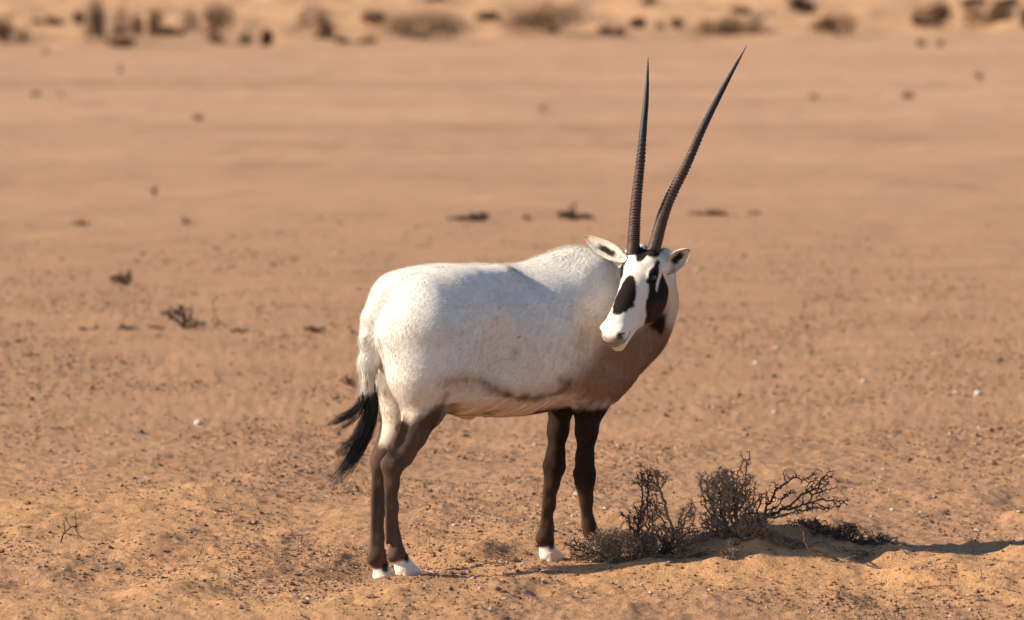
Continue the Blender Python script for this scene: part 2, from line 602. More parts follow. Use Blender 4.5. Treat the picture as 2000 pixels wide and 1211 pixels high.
cone(B(1131, 938, NF), B(1143, 1034, NF), .0080, .0075, .008)
ell(B(1126, 924, NF), (.011, .012, .014), OAX, .012)
ell(B(1150, 922, NF), (.012, .020, .020), OAX, .015)
cone(B(1069, 925, FF), B(1058, 1040, FF), .0085, .0080, .008)
ell(B(1067, 908, FF), (.011, .012, .014), OAX, .012)
ell(B(1091, 912, FF), (.012, .020, .020), OAX, .015)
cone(B(732, 905, FL), B(727, 1078, FL), .0095, .0085, .008)
ell(B(770, 908, NL - .020), (.013, .010, .016), OAX, .012)
ell(B(1131, 762, NF - .015), (.018, .018, .022), OAX, .02)
# feet: two splayed toes each: (fetlock px,py, toe-base px, py (bottom), lateral, name)
for (a, b, lat) in FEET:
    A0, B0 = B(*a, lat), B(*b, lat)
    for sg in (-1, 1):
        c = B0 + LAT * sg * .016 + FWD * .012 + np.array([0, 0, .014])
        ell(A0 * .45 + B0 * .55 + LAT * sg * .006 + FWD * .004, (.020, .014, .020), OAX, .015)
        ell(c, (.034, .0155, .018), np.array([FWD * .96 - np.array([0, 0, .28]), LAT, np.array([0, 0, .96]) + FWD * .28]), .012)
    cone(A0, B0 + FWD * -.004 + np.array([0, 0, .02]), .018, .020, .02)

# ---- neck
def D(px, py, y):
    return at_depth(px, py, y)


chain([(D(1150, 610, 12.28), .102), (D(1205, 592, 12.37), .090), (D(1250, 565, 12.36), .066), (D(1268, 530, 12.22), .052)], .05)
cone(M0 + FWD * .33 + np.array([0, 0, .68]), D(1232, 648, 12.41), .098, .076, .08)
chain([(D(1160, 695, 12.29), .090), (D(1200, 672, 12.37), .082), (D(1243, 634, 12.43), .072), (D(1266, 590, 12.40), .058), (D(1280, 548, 12.25), .046)], .09)

# ---- head (own frame: a = towards the nose, u = dorsal, s = its left)
HAZ, HP, HR = R(37), R(47), R(9)
HK, HU = 1.06, 1.05        # length and depth of the skull
ha = np.array([-math.sin(HAZ) * math.cos(HP), -math.cos(HAZ) * math.cos(HP), -math.sin(HP)])
hs0 = np.array([math.cos(HAZ), -math.sin(HAZ), 0])
hu0 = np.cross(ha, hs0)
if hu0[2] < 0:
    hu0 = -hu0
hs = hs0 * math.cos(HR) - hu0 * math.sin(HR)
hu = hu0 * math.cos(HR) + hs0 * math.sin(HR)
HO = D(1259, 492, 12.06)
HAX = np.array([ha, hu, hs])


def Hd(a, u, s):
    return HO + ha * (a * HK) + hu * (u * HU) + hs * s


HS = np.array([   # a, dorsal, ventral, half width
    (-.034, -.046, -.075, .018), (-.026, -.028, -.098, .038), (-.008, -.008, -.117, .052), (.014, .002, -.126, .057),
    (.045, .006, -.145, .061), (.08, .004, -.155, .057), (.115, -.001, -.160, .051), (.15, -.007, -.146, .046),
    (.19, -.013, -.122, .0425), (.225, -.018, -.104, .0410), (.252, -.022, -.097, .0405), (.272, -.031, -.086, .034), (.285, -.043, -.072, .020)])


def head():
    c0, c1 = Hd(-.07, 0, 0), Hd(.3, 0, 0)
    s, X, Y, Z = region(np.minimum(c0, c1) - .2, np.maximum(c0, c1) + .2)
    X, Y, Z = X - HO[0], Y - HO[1], Z - HO[2]
    a = (X * ha[0] + Y * ha[1] + Z * ha[2]) / HK
    u = (X * hu[0] + Y * hu[1] + Z * hu[2]) / HU
    l = X * hs[0] + Y * hs[1] + Z * hs[2]
    top, bot, w = (hermite(a, HS[:, 0], HS[:, i]) for i in (1, 2, 3))
    c, h = (top + bot) / 2, np.maximum((top - bot) / 2, .006)
    zz = (u - c) / h
    w = np.maximum(w, .006) * (1 - .13 * np.clip(-zz, 0, 1))
    n = 2.3
    q = ((np.abs(l) / w) ** n + np.abs(zz) ** n + 1e-6) ** (1 / n)
    d = (q - 1) * np.minimum(w, h) * .9
    out = np.maximum(HS[0, 0] - a, a - HS[-1, 0])
    d = np.where(out > 0, np.maximum(d, out), d)
    put(s, d.astype(np.float32), .035)


EYES = {}
EYE = (.0620, -.0235, .0515)
EARB = {-1: D(1212, 503, 12.125), 1: D(1304, 524, 12.055)}
head()
for sg in (-1, 1):
    ell(Hd(.050, -.026, sg * .050), (.026, .017, .015), HAX, .018)        # brow
    ell(Hd(.085, -.108, sg * .042), (.062, .050, .021), HAX, .03)         # jaw muscle
    cone(Hd(.012, -.012, sg * .028), Hd(.000, .000, sg * .030), .022, .017, .015)   # horn pedicle
    cone(Hd(-.030, -.045, sg * .040), EARB[sg], .023, .0125, .02)  # ear base
    ell(Hd(.250, -.040, sg * .030), (.022, .014, .011), HAX, .014)        # nostril wing
    ell(Hd(.262, -.041, sg * .034), (.0165, .0065, .010), np.array([ha * .75 + hu * .66, hu * .75 - ha * .66, hs]), .006, sub=True)
    e0 = np.array(EYE)
    en = np.array([.08, .50, .86 * sg])
    en /= np.linalg.norm(en)
    ea = np.array([1., 0, 0]) - en * en[0]
    ea /= np.linalg.norm(ea)
    eu = np.cross(en, ea)
    eu = eu if eu[1] > 0 else -eu
    EAX = np.array([ea, eu, en]) @ HAX
    pt = lambda a, u, q: Hd(e0[0], e0[1], sg * e0[2]) + EAX[0] * a + EAX[1] * u + EAX[2] * q
    EYES[sg] = (pt(0, 0, -.0062), EAX)
    ell(pt(0, 0, -.002), (.0175, .0140, .0120), EAX, .005, sub=True)
    chain([(pt(-.019, .001, -.003), .0038), (pt(-.011, .0125, .0010), .0046), (pt(.003, .0150, .0020), .0050), (pt(.014, .007, .001), .0042), (pt(.020, -.003, -.003), .0034)], .006)   # upper lid
    chain([(pt(-.018, -.002, -.003), .0034), (pt(-.008, -.0135, -.0010), .0036), (pt(.006, -.0140, -.0010), .0036), (pt(.019, -.004, -.003), .0032)], .006)                              # lower lid
cone(Hd(.200, -.096, 0), Hd(.254, -.097, 0), .028, .0225, .012)            # lower lip and chin
s_, X_, Y_, Z_ = region(Hd(.25, -.06, 0) - .08, Hd(.25, -.06, 0) + .08)
X_, Y_, Z_ = X_ - HO[0], Y_ - HO[1], Z_ - HO[2]
a_ = (X_ * ha[0] + Y_ * ha[1] + Z_ * ha[2]) / HK
u_ = (X_ * hu[0] + Y_ * hu[1] + Z_ * hu[2]) / HU
l_ = X_ * hs[0] + Y_ * hs[1] + Z_ * hs[2]
mouth = np.maximum(np.abs(u_ + .0700 + (a_ - .25) * .05) - .0020, .222 - a_)
mouth = np.maximum(mouth, np.maximum(np.abs(l_) - .046, a_ - .31))
mouth = np.maximum(mouth, .018 - np.sqrt(l_ ** 2 + np.maximum(.262 - a_, 0) ** 2 * .25))
put(s_, mouth.astype(np.float32), .004, sub=True)

# ---- tail root (part of the body)
chain([(B(748, 600, 0), .045), (B(728, 622, 0), .028), (B(721, 660, .01), .0220), (B(718, 710, .01), .0215), (B(719, 765, .01), .0190)], .03)

grid = openvdb.FloatGrid(.1)
grid.copyFromArray(SDF)
bv, bt, bq = grid.convertToPolygons(isovalue=0, adaptivity=0)
bv = bv * VOX + GO
del grid
# drop the odd loose island by keeping everything connected to the largest piece is not needed: one closed surface


def relax(V, Q, it, f=.5):
    E = np.concatenate([Q[:, [0, 1]], Q[:, [1, 2]], Q[:, [2, 3]], Q[:, [3, 0]]])
    n = len(V)
    deg = np.bincount(E[:, 0], minlength=n) + np.bincount(E[:, 1], minlength=n)
    for _ in range(it):
        S = np.empty_like(V)
        for i in range(3):
            S[:, i] = np.bincount(E[:, 0], V[E[:, 1], i], n) + np.bincount(E[:, 1], V[E[:, 0], i], n)
        V = V + f * (S / np.maximum(deg, 1)[:, None] - V)
    return V


bv = relax(bv.astype(float), bq, 4, .5)


def vnormals(V, Q):
    n = np.cross(V[Q[:, 2]] - V[Q[:, 0]], V[Q[:, 3]] - V[Q[:, 1]])
    N = np.zeros_like(V)
    for j in range(4):
        for i in range(3):
            N[:, i] += np.bincount(Q[:, j], n[:, i], len(V))
    return N / np.maximum(np.linalg.norm(N, axis=1), 1e-12)[:, None]


BN = vnormals(bv, bq)
# skin relief: shallow hollows, a hint of ribs, folds where the neck turns
_r = bv - M0
_t, _l, _z = _r @ FWD, _r @ LAT, bv[:, 2]
_trunk = smooth(.47, .56, _z) * smooth(-.46, -.36, _t) * smooth(.42, .34, _t)
_rib = np.sin((_t * 1.0 - (_z - .7) * .35) * 2 * math.pi / .034) * smooth(-.14, -.06, _t) * smooth(.20, .12, _t) * smooth(.50, .56, _z) * smooth(.80, .72, _z)
_fold = np.sin((_t - (_z - .7) * .25) * 2 * math.pi / .045 + 3 * fbm(_t * 6, _z * 5, 33, 2)) * smooth(.20, .27, _t) * smooth(.40, .33, _t) * smooth(.50, .60, _z) * smooth(.90, .78, _z)
_d = _trunk * (.0038 * fbm(_t * 9 + _l * 3, _z * 8, 44, 3) + .0007 * _rib + .0011 * _fold) + (1 - _trunk) * .0012 * fbm(_t * 30 + _l * 25, _z * 14, 45, 2)
bv = bv + BN * _d[:, None]
BN = vnormals(bv, bq)

# ------------------------------------------------------------------ coat colours
WHITE = np.array((.785, .755, .70))
CREAM = np.array((.64, .49, .365))
PINK = np.array((.74, .58, .465))
TAN = np.array((.28, .145, .078))
BROWN = np.array((.095, .050, .029))
DARK = np.array((.012, .009, .008))
LEG = np.array((.068, .035, .021))


def poly_sd(px, py, poly):
    """signed distance (px) to polygon, negative inside"""
    P = np.asarray(poly, float)
    d = np.full(px.shape, 1e9)
    ins = np.zeros(px.shape, bool)
    for i in range(len(P)):
        a, b = P[i], P[(i + 1) % len(P)]
        e = b - a
        wx, wy = px - a[0], py - a[1]
        t = np.clip((wx * e[0] + wy * e[1]) / (e @ e), 0, 1)
        d = np.minimum(d, (wx - t * e[0]) ** 2 + (wy - t * e[1]) ** 2)
        c = ((a[1] <= py) != (b[1] <= py)) & (px < a[0] + (py - a[1]) / (b[1] - a[1] + 1e-12) * e[0])
        ins ^= c
    d = np.sqrt(d)
    return np.where(ins, -d, d)


def in_head(a, u, s):
    top, bot, w = (hermite(np.clip(a, -.055, .282), HS[:, 0], HS[:, i]) for i in (1, 2, 3))
    return (a > -.06) & (a < .32) & (u < top + .05) & (u > bot - .030) & (s > -w - .009) & (s < w + .02)


def coat(V):
    """coat colour from where on the animal a point lies (mirror-symmetric)"""
    V = np.asarray(V, float)
    rel = V - M0
    t, l, z = rel @ FWD, rel @ LAT, V[:, 2]
    hp = V - HO
    a, u, s = hp @ ha / HK, hp @ hu / HU, hp @ hs
    jn = fbm(t * 60, z * 60 + l * 40, 5, 3) * 1.0
    jb = fbm(t * 9 + 3, z * 9 + l * 5, 15, 3)
    # markings are laid out on the near (right) flank, and mirrored to the other
    nx, ny = proj(V - LAT[None] * (l + np.minimum(np.abs(l), .3))[:, None])
    inner = smooth(.098, .080, np.abs(l)) * (t < -.1) * (z < .56)
    ny0 = ny
    ny = ny - 58 * inner * smooth(.28, .36, z)
    C = np.repeat(WHITE[None], len(V), 0)

    def blend(col, m):
        m = np.clip(m, 0, 1)[:, None]
        C[:] = C * (1 - m) + np.asarray(col) * m
    ishead = in_head(a, u, s)
    # warm underside and front
    blend(CREAM, .45 * smooth(.62, .50, z + .05 * jb) * (t < .3))
    blend(CREAM, .35 * smooth(.02, .25, t + .1 * jb) * smooth(.88, .70, z))
    tanm = smooth(16, -30, poly_sd(nx, ny, [(1100, 745), (1150, 700), (1180, 655), (1230, 620), (1300, 600), (1330, 660), (1260, 800), (1120, 800)]) + 22 * jb)
    blend(TAN, .93 * tanm)
    throat = smooth(10, -14, poly_sd(nx, ny, [(1190, 790), (1215, 745), (1250, 715), (1300, 640), (1340, 640), (1300, 800)]) + 6 * jb) * (z > .4)
    blend(BROWN * 1.6, .5 * throat)
    # line along the lower flank
    st = np.array([(872, 748), (905, 738), (940, 744), (975, 764), (1010, 778), (1050, 779), (1090, 768), (1112, 752)], float)
    dl = np.full(len(V), 1e9)
    for p, q in zip(st[:-1], st[1:]):
        e = q - p
        k = np.clip(((nx - p[0]) * e[0] + (ny - p[1]) * e[1]) / (e @ e), 0, 1)
        dl = np.minimum(dl, np.hypot(nx - p[0] - k * e[0], ny - p[1] - k * e[1]))
    along = np.interp(nx, [870, 900, 950, 985, 1040, 1075, 1110], [.45, .25, .50, .95, .95, .6, .8])
    blend(TAN * .50, along * smooth(13, 0, dl + 7 * jn + 7 * jb) * (z < .60) * (z > .44) * (np.abs(l) > .06))
    blend(TAN, .30 * smooth(34, 4, dl + 8 * jb) * (z < .62) * (z > .44) * (ny < 775))
    # belly below the line
    bell = (t > -.32) & (t < .30) & (z < .52)
    blend(PINK, .92 * bell * smooth(8, -10, poly_sd(nx, ny, [(872, 752), (905, 742), (940, 748), (975, 768), (1010, 782), (1050, 783), (1090, 772), (1125, 765), (1125, 860), (860, 860)]) + 4 * jb))
    # ---- hind legs
    hb = (t < .02)
    thigh = smooth(8, -16, poly_sd(nx, ny, [(878, 758), (868, 772), (845, 792), (800, 814), (780, 800), (740, 850), (680, 900), (680, 1220), (860, 1220), (862, 860), (872, 800)]) + 6 * jn + 6 * jb)
    front = smooth(12, -8, poly_sd(nx, ny, [(884, 745), (868, 752), (846, 800), (830, 860), (880, 860), (900, 780)]) + 4 * jb)
    blend(LEG * 1.05, hb * thigh * (z < .56) * .96)
    blend(BROWN, hb * front * .6 * (z < .52))
    # ---- forelegs
    fb = (t > .03) & (t < .45) & (z < .52) & ~ishead
    fl = smooth(.485, .460, z + .012 * jn - .0 * t)
    blend(BROWN * .28, fb * fl * (np.abs(l) > .03) * (z < .50))  # dark leg marking, deepened to near-black with shade painted into the upper leg
    blend(LEG * 1.0, fb * smooth(.27, .20, z + .02 * jb) * .9)
    lg = (z < .50) & ~ishead
    C *= (1 + lg * .5 * fbm(l * 110 + t * 110, z * 6, 19, 3))[:, None]
    # white feet
    for F0, (aa, bb, lat) in zip(FOOT, FEET):
        top = F0[2] + .052
        near = (np.hypot(V[:, 0] - F0[0], V[:, 1] - F0[1]) < .12) & (np.sign(l) == np.sign(lat))
        fr = (rel @ FWD) - ((F0 - M0) @ FWD)
        blend(WHITE * (.93, .90, .86), near * smooth(.006, -.006, z - top + .006 * jn - .35 * fr))
        pm = near * smooth(.014, .007, np.hypot((z - top + .002) * .8, fr + .006) + .003 * jn)
        blend(DARK, pm * .95)
    # tail: cream to dark
    tl = (t < -.40) & (np.abs(l) < .06) & (z < .72) & (V[:, 0] < -.375)
    blend(WHITE * .97, tl * (z > .42) * 1.)
    blend(DARK, tl * smooth(.560, .525, z + .01 * jn) * (z > .42))
    # ---- head: markings read off the left cheek, mirrored
    hx, hy = proj(V - hs[None] * (s - np.abs(s))[:, None])
    jh = 3.4 * jn
    hm = ishead
    blend(WHITE * (1, .97, .93), hm * 1.)
    blend(CREAM, hm * .25 * smooth(.02, -.03, a))
    blaze_c = .150
    bw = np.interp(a, [.085, .100, .135, .165, .190, .205, .217], [.003, .014, .029, .032, .026, .016, .004])
    bl = smooth(.004, -.003, np.abs(s) - bw + .006 * jn) * smooth(.084, .092, a) * smooth(.218, .210, a + .004 * jn) * (u > -.045)
    blend(DARK, hm * bl)
    fh = smooth(.004, -.003, np.abs(s) - np.interp(a, [-.05, -.01, .012, .045], [.040, .034, .022, .003]) + .004 * jn) * smooth(.046, .036, a) * (u > -.03)
    blend(DARK, hm * fh)
    blend(DARK * 1.5, (smooth(.024, .019, np.minimum(np.linalg.norm(V - Hd(-.00, .004, .030), axis=1), np.linalg.norm(V - Hd(-.00, .004, -.030), axis=1)))))
    side = np.abs(s) > .018
    cheek = [(1283, 505), (1288, 512), (1291, 530), (1297, 545), (1305, 562), (1309, 590), (1306, 608), (1296, 626), (1276, 642), (1250, 658),
             (1244, 662), (1250, 648), (1259, 632), (1261, 600), (1266, 575), (1264, 556), (1260, 548), (1266, 532), (1276, 520)]
    ck = smooth(1.6, -1.6, poly_sd(hx, hy, cheek) + jh)
    blend(DARK * 1.25, hm * side * ck)
    cheekhi = smooth(0, -14, poly_sd(hx, hy, cheek)) * smooth(575, 600, hy)
    blend(BROWN * .75, hm * side * cheekhi * .5)
    ed = np.linalg.norm((V - Hd(EYE[0], EYE[1], EYE[2] * 1.)) @ HAX.T / np.array([.020, .0155, .020]), axis=1)
    ed2 = np.linalg.norm((V - Hd(EYE[0], EYE[1], -EYE[2] * 1.)) @ HAX.T / np.array([.020, .0155, .020]), axis=1)
    blend(DARK * 1.3, smooth(1.05, .90, np.minimum(ed, ed2) + .03 * jn))
    # white crescent behind the eye
    wl = smooth(1.3, -1.3, poly_sd(hx, hy, [(1287, 515), (1291, 522), (1292, 535), (1286, 556), (1283, 570), (1280, 566), (1283, 550), (1287, 534)]) + .5 * jh)
    blend(WHITE * .95, hm * side * wl)
    wl = smooth(1.3, -1.3, poly_sd(hx, hy, [(1262, 552), (1267, 556), (1268, 567), (1263, 562)]) + .5 * jh)
    blend(WHITE * .9, hm * side * wl)
    # nose
    for sg in (-1, 1):
        nd = np.linalg.norm((V - Hd(.263, -.041, sg * .032)) @ HAX.T / np.array([.0165, .0090, .012]), axis=1)
        blend(DARK * .8, smooth(1.15, .85, nd))
    blend(np.array((.20, .145, .12)), hm * .85 * smooth(.010, .0, np.abs(u + .050) - .009 + .003 * jn) * smooth(.252, .270, a))
    blend((.03, .02, .018), hm * smooth(.0065, .0025, np.abs(u + .0700 + (a - .25) * .05)) * smooth(.221, .227, a))
    # jaw patch on the throat behind the cheek
    jt = smooth(5, -4, poly_sd(*proj(V), [(1268, 636), (1288, 614), (1303, 612), (1299, 638), (1292, 653), (1284, 647)]) + jh) * (~hm) * (t > .2)
    blend(DARK * 1.4, jt)
    # soft irregularity, smudges of dust
    dust = np.clip(.5 + 1.1 * jb, 0, 1)
    C *= (1 - .06 * dust)[:, None]
    for (sx, sy, r, mm) in ((1016, 657, 4, .8), (1008, 685, 12, .28), (1003, 700, 10, .25), (975, 601, 3, .3), (1180, 545, 4, .3)):
        blend(TAN * .5, mm * smooth(r, r * .2, np.hypot(nx - sx, ny - sy) + 3 * jn) * (z > .5) * ~hm)
    return np.clip(C, 0.004, .9)


BC = coat(bv)
m_coat = vcol_mat('oryx_coat', .85, .15, 140, .05, .2, .0012)
oryx = empty('oryx', tuple(M0 * (1, 1, 0)), 'white oryx with long ringed horns standing with its head turned back over its flank', 'oryx')
body = npmesh('body', bv, [bt, bq], m_coat, oryx, BC)
bvh = BVHTree.FromPolygons([tuple(v) for v in bv], [tuple(q) for q in bq.tolist()])


# ------------------------------------------------------------------ fur
def fur():
    tris = np.concatenate([bt, bq[:, :3], bq[:, [0, 2, 3]]]) if len(bt) else np.concatenate([bq[:, :3], bq[:, [0, 2, 3]]])
    a, b, c = bv[tris[:, 0]], bv[tris[:, 1]], bv[tris[:, 2]]
    ar = np.linalg.norm(np.cross(b - a, c - a), axis=1)
    n = 240000
    pick = rng.choice(len(tris), n, p=ar / ar.sum())
    r1, r2 = np.sqrt(rng.random(n)), rng.random(n)
    w = np.stack([1 - r1, r1 * (1 - r2), r1 * r2], 1)
    T = tris[pick]
    P = (bv[T] * w[..., None]).sum(1)
    N = (BN[T] * w[..., None]).sum(1)
    N /= np.linalg.norm(N, axis=1)[:, None] + 1e-9
    rel = P - M0
    t, l, z = rel @ FWD, rel @ LAT, P[:, 2]
    hp = P - HO
    ha_, hu_, hs_ = hp @ ha / HK, hp @ hu / HU, hp @ hs
    head_ = in_head(ha_, hu_, hs_)
    leg = z < .45
    nk = smooth(.20, .34, t)[:, None]
    base = -FWD[None] * .8 + np.array([0, 0, -.75]) * (.55 + .5 * smooth(.85, .6, z))[:, None]
    jx = fbm(P[:, 0] * 14 + P[:, 1] * 9, z * 14, 7, 2)
    base = base * (1 - nk) + nk * (-FWD[None] * .2 - np.array([[0, 0, 1.]]))
    base = base + LAT[None] * (jx * .6)[:, None]
    base = np.where(leg[:, None], np.array([[-.10, 0, -1.]]), base)
    base = np.where(head_[:, None], -ha[None] * 1. + hs[None] * (np.sign(hs_) * .35)[:, None], base)
    L = np.where(leg, .0045, .0125)
    L = L + .008 * smooth(.84, .93, z) * (t > -.1) * (~head_)
    L = L * np.where(head_, .62, 1.)
    L = np.where((z < .05), .002, L)
    L = L * np.where((ha_ > .22) & head_, .35, 1)
    L = L * np.where((t < -.40) & (np.abs(l) < .06) & (P[:, 0] < -.37) & (z < .72) & (z > .4), 1.7, 1)
    L = L * rng.uniform(.6, 1.3, n)
    dirn = base - N * (base * N).sum(1)[:, None]
    dirn /= np.linalg.norm(dirn, axis=1)[:, None] + 1e-9
    dirn = dirn + rng.normal(0, .15, (n, 3))
    lift = rng.uniform(.05, .17, n) + .12 * (fbm(P[:, 0] * 30, z * 30 + P[:, 1] * 20, 8, 2))
    dirn = dirn + N * lift[:, None]
    dirn /= np.linalg.norm(dirn, axis=1)[:, None]
    W = np.cross(dirn, N)
    W /= np.linalg.norm(W, axis=1)[:, None] + 1e-9
    wd = np.where(leg | head_, .00055, .00100) * rng.uniform(.7, 1.3, n)
    tip = P + dirn * L[:, None]
    V = np.stack([P - W * wd[:, None] - N * .0006, P + W * wd[:, None] - N * .0006, tip], 1).reshape(-1, 3)
    C = coat(P) * rng.uniform(.94, 1.05, (n, 1))
    C = C * (1 + .05 * fbm(P[:, 0] * 150 + P[:, 1] * 110, z * 60, 12, 2))[:, None]
    C = np.repeat(np.clip(C, .004, .9), 3, 0)
    o = npmesh('fur', V, np.arange(3 * n).reshape(-1, 3), m_fur, oryx, C)
    ok = np.isfinite(N).all(1)
    NN = N * 1. + dirn * .15 + rng.normal(0, .10, (n, 3))
    NN /= np.linalg.norm(NN, axis=1)[:, None]
    o.data.normals_split_custom_set_from_vertices(np.repeat(NN, 3, 0).tolist())
    o['kind'] = 'stuff'


m_fur = vcol_mat('short_fur', .9, .08, 60, .05)
fur()


# ------------------------------------------------------------------ ears
def ear(Pb, Pt, N, w, sgn):
    Pb, Pt, N = (np.asarray(q, float) for q in (Pb, Pt, N))
    ax = Pt - Pb
    L = np.linalg.norm(ax)
    ax /= L
    N = N - ax * (N @ ax)
    N /= np.linalg.norm(N)
    S = np.cross(ax, N)
    nu, nv = 30, 22
    us, vs = np.linspace(0, 1, nu), np.linspace(-1, 1, nv)
    Wp = np.interp(us, [0, .12, .30, .48, .65, .80, .92, .98, 1], [.34, .58, .90, 1., .90, .66, .34, .14, .03]) * w
    sheets = []
    cols = []
    for k, off in ((0, 0.), (1, .0040)):
        P = np.zeros((nu, nv, 3))
        C = np.zeros((nu, nv, 3))
        for i, u in enumerate(us):
            wrap = R(55) * (1 - smooth(0, .40, u)) + R(68)
            ph = vs * wrap
            rad = Wp[i] / max(math.sin(min(wrap, R(90))), .5)
            bow = .06 * L * math.sin(u * math.pi) * (1)
            rr = rad + off * (1 - np.abs(vs) ** 6) * (1 if u < .99 else .2)
            P[i] = (Pb + ax * L * u - N * bow)[None] + S[None] * (np.sin(ph) * rr)[:, None] - N[None] * ((np.cos(ph) * rr) * .75 - Wp[i] * .3)[:, None]
            P[i] += rng.normal(0, .0004, (nv, 3))
            g = np.abs(vs)
            d = smooth(.50, .20, np.abs(vs + .05) + .22 * vnoise(vs * 6, vs * 0 + u * 14, 3)) * smooth(.22, .34, u) * smooth(.78, .62, u)
            inner = (CREAM * .35 + WHITE * .65) * (1 - .1 * g[:, None]) + .0
            inner = inner * (1 - d[:, None]) + DARK * 2.2 * d[:, None]
            C[i] = inner if k == 0 else WHITE * .98
        C[-3:] = CREAM * .8
        sheets.append(P.reshape(-1, 3))
        cols.append(C.reshape(-1, 3))
    idx = np.arange(nu * nv).reshape(nu, nv)
    q0 = np.stack([idx[:-1, :-1], idx[:-1, 1:], idx[1:, 1:], idx[1:, :-1]], -1).reshape(-1, 4)
    q1 = q0[:, ::-1] + nu * nv
    rim = np.concatenate([idx[:, 0], idx[-1, :], idx[::-1, -1]])
    qr = np.stack([rim[:-1], rim[1:], rim[1:] + nu * nv, rim[:-1] + nu * nv], 1)
    e = npmesh('ear', np.concatenate(sheets), np.concatenate([q0, q1, qr]), m_coat, oryx, np.concatenate(cols))
    # hairs along the inside and rim
    n = 3200
    ii, jj = rng.integers(3, nu - 2, n), rng.integers(0, nv, n)
    P0 = sheets[0].reshape(nu, nv, 3)[ii, jj] + rng.normal(0, .001, (n, 3))
    vv = vs[jj]
    dr = ax[None] * .8 + N[None] * .45 - S[None] * (vv * .75)[:, None] + rng.normal(0, .25, (n, 3))
    dr /= np.linalg.norm(dr, axis=1)[:, None]
    Lh = rng.uniform(.004, .010, n) * (1 - .75 * (ii / nu) ** 3)
    C = cols[0].reshape(nu, nv, 3)[ii, jj]
    Wd = np.cross(dr, N[None])
    Wd /= np.linalg.norm(Wd, axis=1)[:, None] + 1e-9
    V = np.stack([P0 - Wd * .00028, P0 + Wd * .00028, P0 + dr * Lh[:, None]], 1).reshape(-1, 3)
    h = npmesh('ear_hair', V, np.arange(3 * n).reshape(-1, 3), m_fur, e, np.repeat(C * rng.uniform(.85, 1.1, (n, 1)), 3, 0))
    NN = np.repeat(N[None] + rng.normal(0, .15, (n, 3)), 3, 0)
    h.data.normals_split_custom_set_from_vertices((NN / np.linalg.norm(NN, axis=1)[:, None]).tolist())
    h['kind'] = 'stuff'
    h.matrix_parent_inverse.identity()
    return e


ear(D(1222, 508, 12.09), D(1141, 461, 12.18), (-.10, -1, .25), .0250, -1)['label'] = 'long ear held out sideways with a black tuft inside'
ear(D(1299, 533, 12.065), D(1346, 487, 12.01), (.22, -1, .05), .0265, 1)['label'] = 'short looking ear pricked towards the viewer'


# ------------------------------------------------------------------ eyes
def eyes():
    m, nt, b = mat_new('eye_wet_black', (.014, .008, .005), .03, .8)
    for sg in (1, -1):
        cen, EAX = EYES[sg]
        nu, nv = 20, 14
        th, ph = np.meshgrid(np.linspace(0, 2 * math.pi, nu, endpoint=False), np.linspace(0, math.pi, nv))
        S = np.stack([np.sin(ph) * np.cos(th), np.sin(ph) * np.sin(th), np.cos(ph)], -1)
        P = cen + (S * np.array([.0158, .0145, .0142])).reshape(-1, 3) @ EAX
        idx = np.arange(nu * nv).reshape(nv, nu)
        Q = np.stack([idx[:-1], np.roll(idx[:-1], -1, 1), np.roll(idx[1:], -1, 1), idx[1:]], -1).reshape(-1, 4)
        e = npmesh('eye', P, Q, m, oryx)


eyes()


